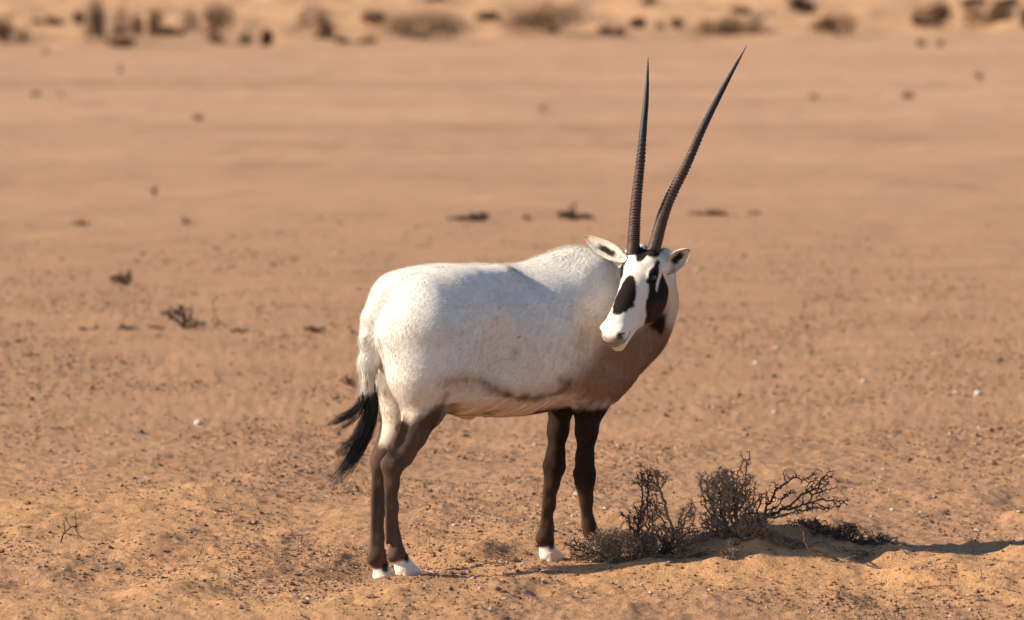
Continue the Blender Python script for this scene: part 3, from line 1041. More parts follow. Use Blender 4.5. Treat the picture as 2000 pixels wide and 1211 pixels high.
# ------------------------------------------------------------------ horns
def horn(path, r0, seed, label):
    path = np.array(path, float)
    n = 430
    tt = np.linspace(0, 1, n)
    k = np.concatenate([[0], np.cumsum(np.linalg.norm(np.diff(path, axis=0), axis=1))])
    L = k[-1]
    k /= L
    C = np.stack([hermite(tt, k, path[:, i]) for i in range(3)], 1)
    T = np.gradient(C, axis=0)
    T /= np.linalg.norm(T, axis=1)[:, None]
    U = np.cross(T, np.array([0, 1., 0]))
    U /= np.linalg.norm(U, axis=1)[:, None]
    Wv = np.cross(U, T)
    rg = np.random.default_rng(seed)
    rad = r0 * np.interp(tt, [0, .03, .23, .43, .62, .78, .90, .96, 1], [1.02, .98, .86, .72, .58, .44, .25, .12, .02])
    # rings: uneven pitch, fading out above three fifths
    pos, x = [], .004
    while x < .64:
        pos.append(x)
        x += (.0125 + .008 * x) * rg.uniform(.75, 1.3) / L * .62 * (.75 + .9 * x)
    pos = np.array(pos)
    m = 26
    an = np.linspace(0, 2 * math.pi, m, endpoint=False)
    tilt = .0040 / L
    P = np.zeros((n, m, 3))
    Cc = np.zeros((n, m, 3))
    for j, a in enumerate(an):
        q = tt + tilt * (math.cos(a - .8) * 1.0) + .0012 * math.sin(3 * a + 2)
        i = np.clip(np.searchsorted(pos, q) - 1, 0, len(pos) - 2)
        f = np.clip((q - pos[i]) / (pos[i + 1] - pos[i]), 0, 1)
        prof = np.where(f < .62, (f / .62) ** 1.3, 1 - (f - .62) / .38)
        fade = smooth(.66, .50, q) * smooth(0, .01, tt)
        amp = (.0034 + .0028 * vnoise(i * 1.7, i * 0 + a * 1.3, seed)) * (1 - .35 * tt)
        rr = rad + amp * (prof - .4) * fade + .0006 * vnoise(tt * 90, tt * 0 + a * 2, seed + 1)
        P[:, j] = C + (U * math.cos(a) + Wv * math.sin(a)) * rr[:, None]
        base = np.array((.092, .050, .034))[None] * (.30 + 1.0 * prof ** 1.5)[:, None]
        tipc = np.array((.013, .014, .016))[None]
        g = smooth(.30, .66, tt + .08 * vnoise(tt * 20, tt * 0 + a, seed + 4))[:, None]
        Cc[:, j] = base * (1 - g) + tipc * g
    idx = np.arange(n * m).reshape(n, m)
    Q = np.stack([idx[:-1], np.roll(idx[:-1], -1, 1), np.roll(idx[1:], -1, 1), idx[1:]], -1).reshape(-1, 4)
    o = npmesh('horn', P.reshape(-1, 3), Q, m_horn, oryx, Cc.reshape(-1, 3))
    o['label'] = label
    return o


m_horn = vcol_mat('ringed_horn', .55, .4, 220, .35, .5, .001)
hb1, hb2 = D(1236, 497, 12.07), D(1275, 494, 12.045)
horn([hb1, D(1242, 397, 12.10), D(1250, 324, 12.135), D(1256.5, 252, 12.17), D(1263, 179, 12.205), D(1266, 111, 12.24)], .0188, 3, 'nearly upright horn')
horn([hb2, D(1304, 397, 12.12), D(1340, 324, 12.155), D(1372, 252, 12.19), D(1409, 179, 12.225), D(1459, 88, 12.265)], .0188, 9, 'horn slanting out to the side')


# ------------------------------------------------------------------ hooves
m_hoof = vcol_mat('pale_dusty_hoof', .7, .3, 120, .15, .3, .001)


def hooves():
    for F0, (aa, bb, lat) in zip(FOOT, FEET):
        Vs, Qs, Cs, off = [], [], [], 0
        for sg in (-1, 1):
            nu, nv = 20, 9
            c = F0 + LAT * sg * .0175 + FWD * .014
            rows = []
            for j in range(nv):
                q = j / (nv - 1)
                h = q * .030
                an = np.linspace(0, 2 * math.pi, nu, endpoint=False)
                lx = .0345 * (1 - .22 * q) * np.cos(an) * np.where(np.cos(an) > 0, 1.12, .92) - .010 * q
                ly = .0155 * (1 - .12 * q) * np.sin(an) * (1 - .25 * np.cos(an))
                hh = h * (1 - .35 * q * (np.cos(an) > 0) * np.cos(an))
                rows.append(c + FWD * lx[:, None] + LAT * ly[:, None] + np.array([0, 0, 1]) * (hh - .001)[:, None])
            rows.append(np.repeat((c - FWD * .01 + np.array([0, 0, .026]))[None], nu, 0))
            V = np.concatenate(rows)
            idx = np.arange((nv + 1) * nu).reshape(nv + 1, nu)
            Q = np.stack([idx[:-1], np.roll(idx[:-1], -1, 1), np.roll(idx[1:], -1, 1), idx[1:]], -1).reshape(-1, 4)
            Vs.append(V)
            Qs.append(Q + off)
            off += len(V)
            hgt = (V[:, 2] - F0[2])
            Cs.append(np.array((.62, .52, .44))[None] * (.82 + .25 * smooth(0, .02, hgt))[:, None])
        npmesh('hoof', np.concatenate(Vs), np.concatenate(Qs), m_hoof, oryx, np.concatenate(Cs))


hooves()


# ------------------------------------------------------------------ tail tuft
def strands(paths, per, spread, w0, mat, col, name, parent, seg=11):
    Vs, Qs, Cs, off = [], [], [], 0
    for path, cnt, sp0, sp1 in paths:
        path = np.array(path)
        k = np.linspace(0, 1, len(path))
        for _ in range(int(cnt * per)):
            end = min(rng.uniform(.62, 1.06), 1.) ** .7
            st = rng.uniform(0, .22)
            tt = np.linspace(st, max(end, st + .3), seg)
            C = np.stack([hermite(np.clip(tt, 0, 1), k, path[:, i]) for i in range(3)], 1)
            d0 = rng.normal(0, 1, 3) * sp0
            d1 = d0 * .3 + rng.normal(0, 1, 3) * sp1
            C = C + d0[None] * (1 - tt)[:, None] + d1[None] * tt[:, None] + (rng.normal(0, 1, 3) * spread)[None] * np.sin(tt * 5 + rng.uniform(0, 6))[:, None]
            T = np.gradient(C, axis=0)
            A = np.cross(T, rng.normal(0, 1, 3))
            A /= np.linalg.norm(A, axis=1)[:, None] + 1e-9
            Bv = np.cross(T, A)
            Bv /= np.linalg.norm(Bv, axis=1)[:, None] + 1e-9
            w = w0 * (1 - .85 * np.linspace(0, 1, seg) ** 2)[:, None]
            P = np.stack([C + A * w, C - .5 * A * w + .87 * Bv * w, C - .5 * A * w - .87 * Bv * w], 1)
            idx = np.arange(seg * 3).reshape(seg, 3)
            Q = np.stack([idx[:-1], np.roll(idx[:-1], -1, 1), np.roll(idx[1:], -1, 1), idx[1:]], -1).reshape(-1, 4)
            Vs.append(P.reshape(-1, 3))
            Qs.append(Q + off)
            off += seg * 3
            Cs.append(np.repeat(np.asarray(col)[None] * rng.uniform(.6, 1.6), seg * 3, 0))
    return npmesh(name, np.concatenate(Vs), np.concatenate(Qs), mat, parent, np.concatenate(Cs))


m_hair = vcol_mat('long_black_hair', .45, .5, 50, .1)


def TB(*pp):
    return [B(x, y, l) for (x, y, l) in pp]


tuft = strands([
    (TB((716, 752, .01), (708, 782, 0), (688, 806, -.02), (662, 820, -.03), (637, 829, -.04)), 70, .0055, .0075),
    (TB((722, 752, .01), (722, 800, 0), (706, 850, -.01), (680, 900, -.03), (644, 946, -.04)), 120, .0065, .0090),
    (TB((726, 752, .01), (732, 795, 0), (722, 840, 0), (698, 890, -.01), (664, 942, -.02)), 110, .0060, .0085),
    (TB((720, 752, .01), (717, 800, 0), (696, 850, -.02), (672, 880, -.03), (656, 896, -.04)), 45, .006, .011),
    (TB((718, 760, .01), (706, 800, 0), (690, 822, -.02), (664, 838, -.03), (648, 846, -.03)), 14, .004, .004),
    (TB((722, 745, .01), (724, 790, 0), (716, 830, 0), (704, 862, 0), (692, 885, 0)), 110, .0085, .009)],
    2.3, .0034, .00055, m_hair, (.016, .013, .013), 'tail_tuft', oryx)
pale = strands([(TB((714, 700, .01), (713, 730, 0), (712, 760, 0), (710, 782, 0)), 90, .008, .009),
                (TB((722, 690, .01), (725, 730, 0), (727, 765, 0), (727, 785, 0)), 70, .007, .007)],
               1, .001, .0007, m_hair, WHITE * .85, 'tail_hair', oryx, 7)
pale['kind'] = 'stuff'

# ================================================================== PLANTS
def grow(root, pts, step, kill, tropism=(0, 0, 0), wig=.25, maxn=7000):
    """space colonisation: a branching skeleton from root towards the points"""
    nodes = [np.array(r, float) for r in root]
    par = [-1] * len(nodes)
    A = np.array(pts)
    tr = np.array(tropism)
    N = np.array(nodes)
    near = np.full(len(A), 1e9)
    who = np.zeros(len(A), int)
    new_from = 0
    for it in range(260):
        # update the nearest node of every remaining point
        Nn = np.array(nodes[new_from:])
        if len(Nn) == 0 or len(A) == 0:
            break
        d = np.linalg.norm(A[:, None] - Nn[None], axis=2)
        j = d.argmin(1)
        dm = d[np.arange(len(A)), j]
        up = dm < near
        near[up] = dm[up]
        who[up] = j[up] + new_from
        keep = near > kill
        A, near, who = A[keep], near[keep], who[keep]
        if len(A) == 0:
            break
        new_from = len(nodes)
        for w in np.unique(who):
            p = nodes[w]
            v = A[who == w] - p
            v = (v / np.linalg.norm(v, axis=1)[:, None]).sum(0)
            v = v / (np.linalg.norm(v) + 1e-9) + tr + rng.normal(0, wig, 3)
            v /= np.linalg.norm(v)
            nodes.append(p + v * step * rng.uniform(.7, 1.2))
            par.append(int(w))
        if len(nodes) > maxn:
            break
    return np.array(nodes), np.array(par)


def tubes(A, Bp, ra, rb, k=4):
    """many tapered prisms at once"""
    T = Bp - A
    L = np.linalg.norm(T, axis=1)[:, None] + 1e-9
    T = T / L
    ref = np.where(np.abs(T[:, 2:3]) > .9, np.array([[1., 0, 0]]), np.array([[0, 0, 1.]]))
    U = np.cross(T, ref)
    U /= np.linalg.norm(U, axis=1)[:, None]
    W = np.cross(T, U)
    an = np.arange(k) / k * 2 * math.pi
    dirs = U[:, None] * np.cos(an)[None, :, None] + W[:, None] * np.sin(an)[None, :, None]
    V = np.concatenate([A[:, None] + dirs * ra[:, None, None], (Bp + T * rb[:, None] * .6)[:, None] + dirs * rb[:, None, None]], 1)
    i = np.arange(k)
    q = np.stack([i, (i + 1) % k, (i + 1) % k + k, i + k], 1)
    n = len(A)
    Q = (q[None] + (2 * k) * np.arange(n)[:, None, None]).reshape(-1, 4)
    return V.reshape(-1, 3), Q


def wood_mat(name, a, b, rough=.9):
    m, nt, bs = mat_new(name, rough=rough, spec=.15)
    tc = nt.nodes.new('ShaderNodeTexCoord')
    n = noise_node(nt, 45, 5, .65, tc.outputs['Object'])
    r = ramp(nt, n.outputs[0], [(.32, a), (.68, b)])
    nt.links.new(r.outputs[0], bs.inputs['Base Color'])
    bump(nt, n.outputs[0], .5, .002, bs)
    return m


m_dry = wood_mat('dry_grey_twigs', (.15, .098, .068), (.36, .255, .18))
m_dark = wood_mat('dark_dead_wood', (.045, .032, .027), (.13, .09, .07))
m_pale = wood_mat('bleached_twig', (.30, .21, .14), (.50, .38, .27))
m_pale2 = wood_mat('weathered_twigs', (.24, .165, .115), (.46, .34, .25))
m_faint = wood_mat('faint_twigs', (.20, .12, .075), (.32, .20, .125))
m_brown = wood_mat('brown_twigs', (.10, .055, .035), (.22, .135, .09))


def shrub(name, roots, blobs, label, cat='shrub', group=None, mat=None, unit=.0015, step=4.2, kill=3.0, rtip=.58, spur=1.9, spurlen=(3, 9),
          depth=.6, wig=.30, tropism=(0, 0, 0), expo=2.9, maxr=5., nb=9, y0=None, dense=1.):
    """roots: [(px, y)] ; blobs: [(cx, cy, rx, ry, n)] in photo pixels at the root's distance; unit = metres per pixel"""
    rp = []
    for px, y in roots:
        x = (px - CX) * y / F
        rp.append((x, y, float(ground_h(x, y)) - .004))
    rp = np.array(rp)
    yc = rp[:, 1].mean() if y0 is None else y0
    pts = []
    for (cx, cy, rx, ry, n) in blobs:
        n = int(n * dense)
        q = rng.normal(0, 1, (n, 3))
        q = q / np.linalg.norm(q, axis=1)[:, None] * rng.random((n, 1)) ** .42
        q = q * np.where(rng.random((n, 1)) < .14, rng.uniform(1.0, 1.35, (n, 1)), 1.)
        for a, b, c in q:
            if n > 60 and float(vnoise(np.array(cx / 13. + a * rx / 13.), np.array(cy / 13. + b * ry / 13. + c * 2), 9)) < -.20:
                continue
            y = yc + c * rx * depth * unit
            p = at_depth(cx + a * rx, cy + b * ry, y)
            g = float(ground_h(p[0], p[1]))
            if p[2] > g + .002:
                pts.append(p)
            elif p[2] > g - .03:
                p[2] = g + rng.uniform(.002, .012)
                pts.append(p)
    N, par = grow(rp, pts, step * unit, kill * unit, tropism, wig)
    n = len(N)
    kids = np.bincount(par[par >= 0], minlength=n)
    e = expo
    w = np.where(kids == 0, (rtip * unit) ** e, 0.)
    for i in range(n - 1, -1, -1):
        if par[i] >= 0:
            w[par[i]] += w[i] + (.10 * rtip * unit) ** e
    r = np.minimum(w ** (1 / e), maxr * unit)
    # split into limbs: the biggest subtrees
    own = np.full(n, -1)
    size = np.ones(n, int)
    for i in range(n - 1, -1, -1):
        if par[i] >= 0:
            size[par[i]] += size[i]
    heads = [i for i in range(n) if par[i] < 0]
    lim = max(12, n // nb)
    cut = set()
    for i in range(n):
        if par[i] >= 0 and size[i] <= lim and size[par[i]] > lim:
            cut.add(i)
    cut = set(sorted(cut, key=lambda i: -size[i])[:nb])
    for i in range(n):
        own[i] = i if (i in cut) else (own[par[i]] if par[i] >= 0 else -1)
    rid = np.arange(n)
    for i in range(n):
        if par[i] >= 0:
            rid[i] = rid[par[i]]
        if own[i] == -1:
            own[i] = -1 - rid[i]
    root = empty(name, tuple(rp.mean(0)), label, cat, group)
    for o in sorted(set(own.tolist())):
        sel = np.where((own == o) & (par >= 0))[0]
        if len(sel) < 2:
            continue
        A, Bp = N[par[sel]], N[sel]
        V1, Q1 = tubes(A, Bp, r[par[sel]] * .96, r[sel], 5 if o < 0 else 4)
        Vs, Qs = [V1], [Q1]
        # short spurs that make the twigs look knobbly
        thin = sel[r[sel] < 2.2 * rtip * unit]
        m = int(len(thin) * spur)
        if m:
            k = rng.choice(thin, m)
            t = rng.random((m, 1))
            S = N[par[k]] * (1 - t) + N[k] * t
            d = N[k] - N[par[k]]
            d = d / (np.linalg.norm(d, axis=1)[:, None] + 1e-9) * .6 + rng.normal(0, .8, (m, 3)) + np.array([0, 0, .25])
            d /= np.linalg.norm(d, axis=1)[:, None]
            ln = rng.uniform(*spurlen, m) * unit
            V2, Q2 = tubes(S, S + d * ln[:, None], np.full(m, rtip * unit * .8), rng.uniform(.3, 1.1, m) * rtip * unit, 3)
            Vs.append(V2)
            Qs.append(Q2 + len(V1))
        mm = mat or m_dry
        if o >= 0 and unit < .002:
            q = rng.random()
            mm = m_pale2 if q < .16 else m_dark if q > .78 else mm
        npmesh('stem' if o < 0 else 'branch', np.concatenate(Vs), np.concatenate(Qs), mm, root, smooth_sh=False)
    return root


MG = 'dry shrubs on the sand mound'
shrub('desert_shrub', [(1250, 11.93), (1195, 11.92), (1310, 11.97)],
      [(1215, 1066, 78, 36, 1000), (1290, 1062, 52, 40, 850), (1275, 985, 26, 34, 200), (1272, 936, 32, 22, 200), (1337, 1035, 24, 20, 120), (1352, 1048, 34, 18, 190), (1346, 1004, 18, 30, 110), (1140, 1075, 26, 24, 70), (1245, 1010, 40, 25, 100)],
      'dense grey brown shrub covering the right front hoof of the oryx', group=MG, dense=1.5, mat=m_dry, nb=11)
shrub('desert_shrub', [(1440, 12.05), (1415, 12.0)],
      [(1412, 965, 42, 52, 950), (1400, 1020, 34, 32, 500), (1455, 968, 30, 44, 380), (1457, 905, 15, 38, 46), (1380, 1000, 16, 36, 160), (1372, 940, 12, 24, 30), (1468, 1012, 34, 18, 200)],
      'tallest shrub on top of the mound with one twig reaching up', group=MG, dense=1.5, mat=m_dry, nb=9)
shrub('desert_shrub', [(1486, 12.10)],
      [(1495, 975, 26, 18, 50), (1560, 958, 44, 22, 90), (1602, 950, 32, 34, 120), (1640, 982, 30, 16, 34), (1542, 928, 18, 14, 26), (1585, 992, 60, 14, 60), (1618, 925, 14, 20, 20), (1530, 1000, 40, 16, 110), (1510, 960, 16, 22, 40)],
      'open shrub of bare dark branches leaning right from a black stump', group=MG, mat=m_dark, rtip=.65, spur=1.1, step=7, kill=6, nb=8, maxr=8, wig=.38)
shrub('desert_shrub', [(1600, 12.02), (1665, 11.98)],
      [(1640, 1040, 56, 18, 380), (1712, 1064, 50, 24, 480), (1765, 1088, 24, 14, 90), (1580, 1022, 50, 12, 140)],
      'flat tangle of dark twigs trailing down the right side of the mound', group=MG, mat=m_dark, rtip=.55, spur=1.5, nb=8)
shrub('desert_shrub', [(1490, 11.92), (1530, 11.88)],
      [(1474, 1036, 44, 32, 520), (1534, 1070, 38, 26, 460), (1500, 1085, 30, 16, 120)],
      'low twiggy clump on the front slope of the mound', group=MG, dense=1.5, mat=m_dry, nb=6)
shrub('desert_shrub', [(1418, 11.80)],
      [(1424, 1092, 18, 30, 220), (1406, 1122, 18, 12, 80)],
      'smallest clump, low on the sunlit front slope of the mound', group=MG, dense=1.5, mat=m_dry, nb=3)
shrub('desert_shrub', [(1160, 11.93)],
      [(1150, 1085, 40, 16, 60), (1120, 1070, 20, 26, 24), (1185, 1105, 40, 10, 40)],
      'sparse spiny sprig at the left foot of the mound', group=MG, dense=1.5, mat=m_dry, nb=3, spur=1.)


shrub('desert_shrub', [(1600, 11.90), (1700, 11.92)],
      [(1585, 1060, 60, 20, 90), (1680, 1092, 70, 18, 120), (1760, 1105, 50, 12, 60)],
      'thin wiry sprays of twig crossing the shaded sand right of the mound', group=MG, mat=m_dry, nb=6, spur=.8, step=6, kill=6, maxr=2.5)
shrub('desert_shrub', [(1335, 11.88)],
      [(1330, 1092, 46, 16, 110), (1372, 1078, 24, 18, 60)],
      'low spray of twigs on the sand between the left and the tallest shrub', group=MG, mat=m_dry, nb=4, spur=1.2)


# loose twigs: one bent tapered stick with a few side shoots each
def twig(path, r, label, group=None, mat=None, shoots=3, name='dead_twig'):
    """path: [(px, py, height above ground in px)] ; lies on the ground"""
    P = []
    g0 = ground_hit(path[0][0], path[0][1])
    for (px, py, hh) in path:
        g = ground_hit(px, py)
        if hh > 0:
            p = at_depth(px, py - hh, g0[1])
        else:
            p = g + np.array([0, 0, r])
        P.append(p)
    P = np.array(P)
    k = np.linspace(0, 1, len(P))
    tt = np.linspace(0, 1, 5 * len(P))
    C = np.stack([hermite(tt, k, P[:, i]) for i in range(3)], 1) + rng.normal(0, .0012, (len(tt), 3))
    rr = r * (1 - .7 * tt)
    As, Bs, ra, rb = [C[:-1]], [C[1:]], [rr[:-1]], [rr[1:]]
    for _ in range(shoots):
        i = rng.integers(2, len(C) - 1)
        d = rng.normal(0, 1, 3)
        d[2] = abs(d[2])
        d /= np.linalg.norm(d)
        L = rng.uniform(.01, .035)
        m = C[i] + d * L
        e = m + (d + rng.normal(0, .5, 3)) * L * .6
        As += [C[i:i + 1], m[None]]
        Bs += [m[None], e[None]]
        ra += [rr[i:i + 1] * .7, rr[i:i + 1] * .5]
        rb += [rr[i:i + 1] * .5, rr[i:i + 1] * .25]
    V, Q = tubes(np.concatenate(As), np.concatenate(Bs), np.concatenate(ra), np.concatenate(rb), 5)
    o = npmesh(name, V, Q, mat or m_brown, loc=P[0], smooth_sh=False)
    tag(o, label, 'twig', group)
    return o


TG = 'dead twigs lying on the sand'
twig([(118, 1062, 0), (128, 1060, 22), (146, 1064, 36), (152, 1060, 18), (164, 1064, 8), (184, 1066, 0)], .0026, 'dark curled twig arching off the sand at the far left', TG, m_dark, 8)
twig([(204, 1104, 0), (230, 1098, 3), (250, 1094, 6), (275, 1094, 3), (300, 1098, 0)], .0022, 'bleached forked twig left of the small sand hummock', TG, m_pale, 4)
twig([(388, 1094, 0), (393, 1094, 18), (401, 1094, 40)], .0014, 'thin upright stalk beside the small sand hummock', TG, m_brown, 4)
twig([(1640, 1101, 0), (1580, 1075, 4), (1570, 1045, 3), (1558, 1025, 2), (1550, 1022, 0)], .0042, 'thick crooked root running down the shaded side of the mound', TG, m_brown, 3)
twig([(1795, 1115, 0), (1820, 1110, 5), (1845, 1105, 7), (1862, 1104, 0)], .0028, 'pale bent stick on the shaded ground right of the mound', TG, m_pale, 3)
twig([(1938, 1156, 0), (1958, 1142, 4), (1962, 1120, 8), (1959, 1108, 12)], .0022, 'pale hooked stick near the right edge', TG, m_pale, 2)
twig([(1790, 1152, 0), (1815, 1150, 4), (1850, 1147, 3), (1862, 1149, 0)], .0024, 'curved brown stick in front of the right hummock', TG, m_brown, 3)
twig([(1755, 1202, 0), (1751, 1200, 12), (1748, 1200, 27)], .0028, 'short brown stub standing up from the sand at lower right', TG, m_brown, 1)
twig([(838, 1074, 0), (839, 1074, 18), (838, 1074, 35)], .0011, 'thin upright stalk just right of the hind hooves', TG, m_brown, 3)
twig([(845, 1128, 0), (860, 1136, 3), (872, 1146, 2), (880, 1152, 0)], .0018, 'short slanting twig right of the hind hooves', TG, m_brown, 3)
twig([(1052, 1122, 0), (1062, 1118, 6), (1078, 1116, 3), (1090, 1119, 0)], .0016, 'thin twig in front of the left front hoof', TG, m_pale, 2)
twig([(1375, 1040, 0), (1382, 1060, 3), (1392, 1075, 3), (1400, 1082, 0)], .0022, 'pale bent stick on the sunlit slope between the shrubs', TG, m_pale, 1)
twig([(700, 955, 4), (712, 962, 14), (716, 985, 10), (724, 990, 0)], .0014, 'wiry curl of twig behind the hind hocks', TG, m_brown, 4)
twig([(282, 930, 0), (292, 934, 3), (302, 942, 2), (304, 944, 0)], .0022, 'short bleached stick lying alone on the open left ground', TG, m_pale, 0)
for i in range(34):
    px, py = (rng.uniform(20, 1980), rng.uniform(985, 1200)) if i > 16 else (rng.uniform(1560, 1990), rng.uniform(1095, 1195))
    if 700 < px < 830 or 1030 < px < 1110:
        continue
    L = rng.uniform(14, 45)
    a = rng.uniform(-.5, .5)
    pth = [(px, py, 0), (px + L * .4, py + L * .3 * a, rng.uniform(1, 5)), (px + L * .75, py + L * a * .3, rng.uniform(1, 5)), (px + L, py + L * .5 * a, 0)]
    mi = int(rng.integers(0, 3))
    zones = [(0, 180, 'by the left edge'), (180, 420, 'around the small left hummock'), (420, 700, 'left of the hind hooves'), (700, 960, 'just right of the hind hooves'),
             (960, 1180, 'between the front hooves and the mound'), (1180, 1400, 'in front of the left shrub'), (1400, 1560, 'below the smallest clump'),
             (1560, 1700, 'below the dark root'), (1700, 1820, 'near the pale bent stick'), (1820, 1920, 'before the hooked stick'), (1920, 2001, 'at the right edge')]
    zone = [t for a, b, t in zones if a <= px < b][0]
    lie = 'upper' if py < 1090 else 'lower' if py > 1150 else 'middle'
    where = zone + ', ' + {'upper': 'farther back', 'middle': 'halfway back', 'lower': 'close to the camera'}[lie]
    twig(pth, rng.uniform(.0010, .0020), 'thin broken %s twig lying %s' % (('brown', 'blackish', 'bleached')[mi], where), 'thin broken twigs scattered in the foreground',
         [m_brown, m_dark, m_pale][mi], int(rng.integers(1, 5)))


# ------------------------------------------------------------------ stones
def stone(px, py, w, label, col, grp=None):
    g = ground_hit(px, py)
    r = w * .5 * g[1] / F
    nu, nv = 12, 8
    th, ph = np.meshgrid(np.linspace(0, 2 * math.pi, nu, endpoint=False), np.linspace(.0, math.pi, nv))
    S = np.stack([np.sin(ph) * np.cos(th), np.sin(ph) * np.sin(th), np.cos(ph)], -1).reshape(-1, 3)
    k = 1 + .22 * vnoise(S[:, 0] * 1.7 + px, S[:, 1] * 1.7 + S[:, 2] * 2, 77) + .1 * vnoise(S[:, 0] * 4 + px, S[:, 2] * 4, 78)
    V = S * (k * r)[:, None] * np.array([1, .85, .72]) + g + np.array([0, 0, r * .35])
    idx = np.arange(nu * nv).reshape(nv, nu)
    Q = np.stack([idx[1:], np.roll(idx[1:], -1, 1), np.roll(idx[:-1], -1, 1), idx[:-1]], -1)
    Q = Q.reshape(-1, 4)
    m = MS.get(col)
    if m is None:
        m, nt, b = mat_new('stone_' + col, rough=.85, spec=.2)
        tc = nt.nodes.new('ShaderNodeTexCoord')
        n = noise_node(nt, 70, 4, .6, tc.outputs['Object'])
        c = {'white': ((.46, .41, .36), (.60, .55, .49)), 'tan': ((.42, .31, .23), (.56, .43, .33)), 'dark': ((.08, .06, .05), (.16, .12, .09))}[col]
        nt.links.new(ramp(nt, n.outputs[0], [(.3, c[0]), (.7, c[1])]).outputs[0], b.inputs['Base Color'])
        bump(nt, n.outputs[0], .4, .002, b)
        MS[col] = m
    o = npmesh('stone', V, Q, m, loc=g)
    tag(o, label, 'stone', grp)
    return o


MS = {}
SG = 'loose stones on the plain'
stone(388, 832, 18, 'white stone lying alone on the plain left of the tail', 'white', SG)
stone(1911, 772, 18, 'cream stone with a short shadow far right on the plain', 'white', SG)
stone(1477, 711, 12, 'small white stone upper right with dark shadow beside it', 'white', SG)
stone(1687, 748, 11, 'pale pebble in the middle of the right plain', 'white', SG)
stone(1118, 1011, 8, 'white pebble between the front legs of the oryx', 'white', SG)
stone(888, 1028, 11, 'pale pebble on the ground under the belly', 'tan', SG)
stone(1743, 999, 9, 'white pebble right of the leaning bare branches', 'white', SG)
stone(1799, 1003, 8, 'pebble beside the long dark dip behind the mound', 'tan', SG)
stone(1989, 1006, 8, 'pebble at the right edge of the picture', 'tan', SG)
stone(1702, 1011, 8, 'pebble close behind the mound crest', 'tan', SG)
stone(275, 847, 12, 'dark stone left of the white stone', 'dark', SG)
stone(62, 782, 12, 'dark stone at the upper left of the near plain', 'dark', SG)
stone(1512, 738, 12, 'dark stone right of the mid plain pebble', 'dark', SG)
stone(1512, 771, 10, 'dark small stone below the other dark stone', 'dark', SG)
stone(1048, 1070, 9, 'grey pebble just left of the front hoof', 'dark', SG)
stone(938, 1153, 9, 'round tan pebble in the foreground sand', 'tan', SG)
stone(985, 1157, 8, 'brownish pebble right of the tan one in the foreground', 'dark', SG)
stone(924, 1131, 8, 'pale pebble between hind hooves and mound', 'tan', SG)


# ------------------------------------------------------------------ middle distance
def midshrub(base, blobs, label, mat, **kw):
    g = ground_hit(*base)
    u = g[1] / F
    return shrub('dry_bush', [(base[0], g[1])], blobs, label, 'bush', kw.pop('group', 'small dead bushes on the plain'), mat, unit=u, dense=1.6, **kw)


midshrub((357, 641), [(360, 610, 18, 22, 60), (335, 612, 24, 8, 24), (382, 630, 26, 10, 30), (340, 625, 20, 10, 16)],
         'dead bush with a thick black stem on the left plain', m_dark, step=7, kill=7, rtip=1.5, spur=.8, nb=4, maxr=9)
midshrub((417, 641), [(418, 610, 6, 30, 14), (426, 628, 12, 14, 24), (436, 634, 14, 6, 20)], 'thin tall stalk with a small tuft beside the black stemmed bush', m_brown, step=7, kill=7, rtip=1.2, spur=.5, nb=2, maxr=3)
midshrub((470, 650), [(466, 647, 24, 5, 50)], 'flat dark clump low on the ground right of the stalk', m_dark, step=6, kill=6, rtip=1.4, spur=.8, nb=2)
midshrub((172, 645), [(172, 642, 24, 6, 50)], 'flat dark clump at the left end of the dead bushes', m_dark, step=6, kill=6, rtip=1.4, spur=.8, nb=2)
midshrub((255, 645), [(252, 642, 26, 6, 40), (232, 652, 10, 5, 14)], 'flat brown litter between the clump and the black stemmed bush', m_brown, step=6, kill=6, rtip=1.4, spur=.8, nb=2)
midshrub((310, 642), [(305, 640, 20, 6, 30)], 'low dark sprig left of the black stemmed bush', m_brown, step=6, kill=6, rtip=1.3, spur=.8, nb=2)
midshrub((615, 650), [(616, 644, 24, 8, 60)], 'low brown bush on the plain behind the tail', m_brown, step=6, kill=6, rtip=1.5, spur=.8, nb=2)
midshrub((240, 556), [(236, 544, 24, 11, 90), (252, 534, 8, 14, 30)], 'rounded brown bush on the left plain', m_brown, step=6, kill=6, rtip=1.6, spur=.9, nb=3)
midshrub((682, 752), [(680, 744, 22, 9, 60)], 'small pale brown bush just left of the tail', m_brown, step=5, kill=5, rtip=1., spur=1, nb=3)
midshrub((935, 432), [(938, 422, 20, 9, 70), (900, 430, 30, 4, 30)], 'dark low bush left of the horns', m_dark, step=6, kill=6, rtip=2., spur=.9, nb=3, maxr=6)
midshrub((1030, 433), [(1030, 425, 16, 8, 30)], 'faint wispy bush between the two dark ones', m_brown, step=6, kill=6, rtip=1.3, spur=.5, nb=2)
midshrub((1120, 430), [(1112, 420, 24, 10, 80), (1150, 424, 14, 5, 36), (1118, 408, 8, 10, 12)], 'dark low bush close to the left horn', m_dark, step=6, kill=6, rtip=1.8, spur=.9, nb=3, maxr=6)
midshrub((1400, 420), [(1380, 416, 46, 5, 60), (1470, 419, 20, 4, 20)], 'long flat brown litter right of the horns', m_brown, step=7, kill=7, rtip=1.7, spur=.9, nb=3)
midshrub((363, 438), [(363, 431, 13, 7, 40)], 'small dark bush far off on the left plain', m_brown, step=6, kill=6, rtip=1.8, spur=.9, nb=2)
midshrub((165, 440), [(160, 436, 18, 5, 36)], 'faint flat bush near the left edge', m_brown, step=6, kill=6, rtip=1.5, spur=.9, nb=2)
midshrub((300, 392), [(302, 378, 9, 16, 26)], 'thin upright sprig far off on the left plain', m_brown, step=6, kill=6, rtip=1.3, spur=.6, nb=2)
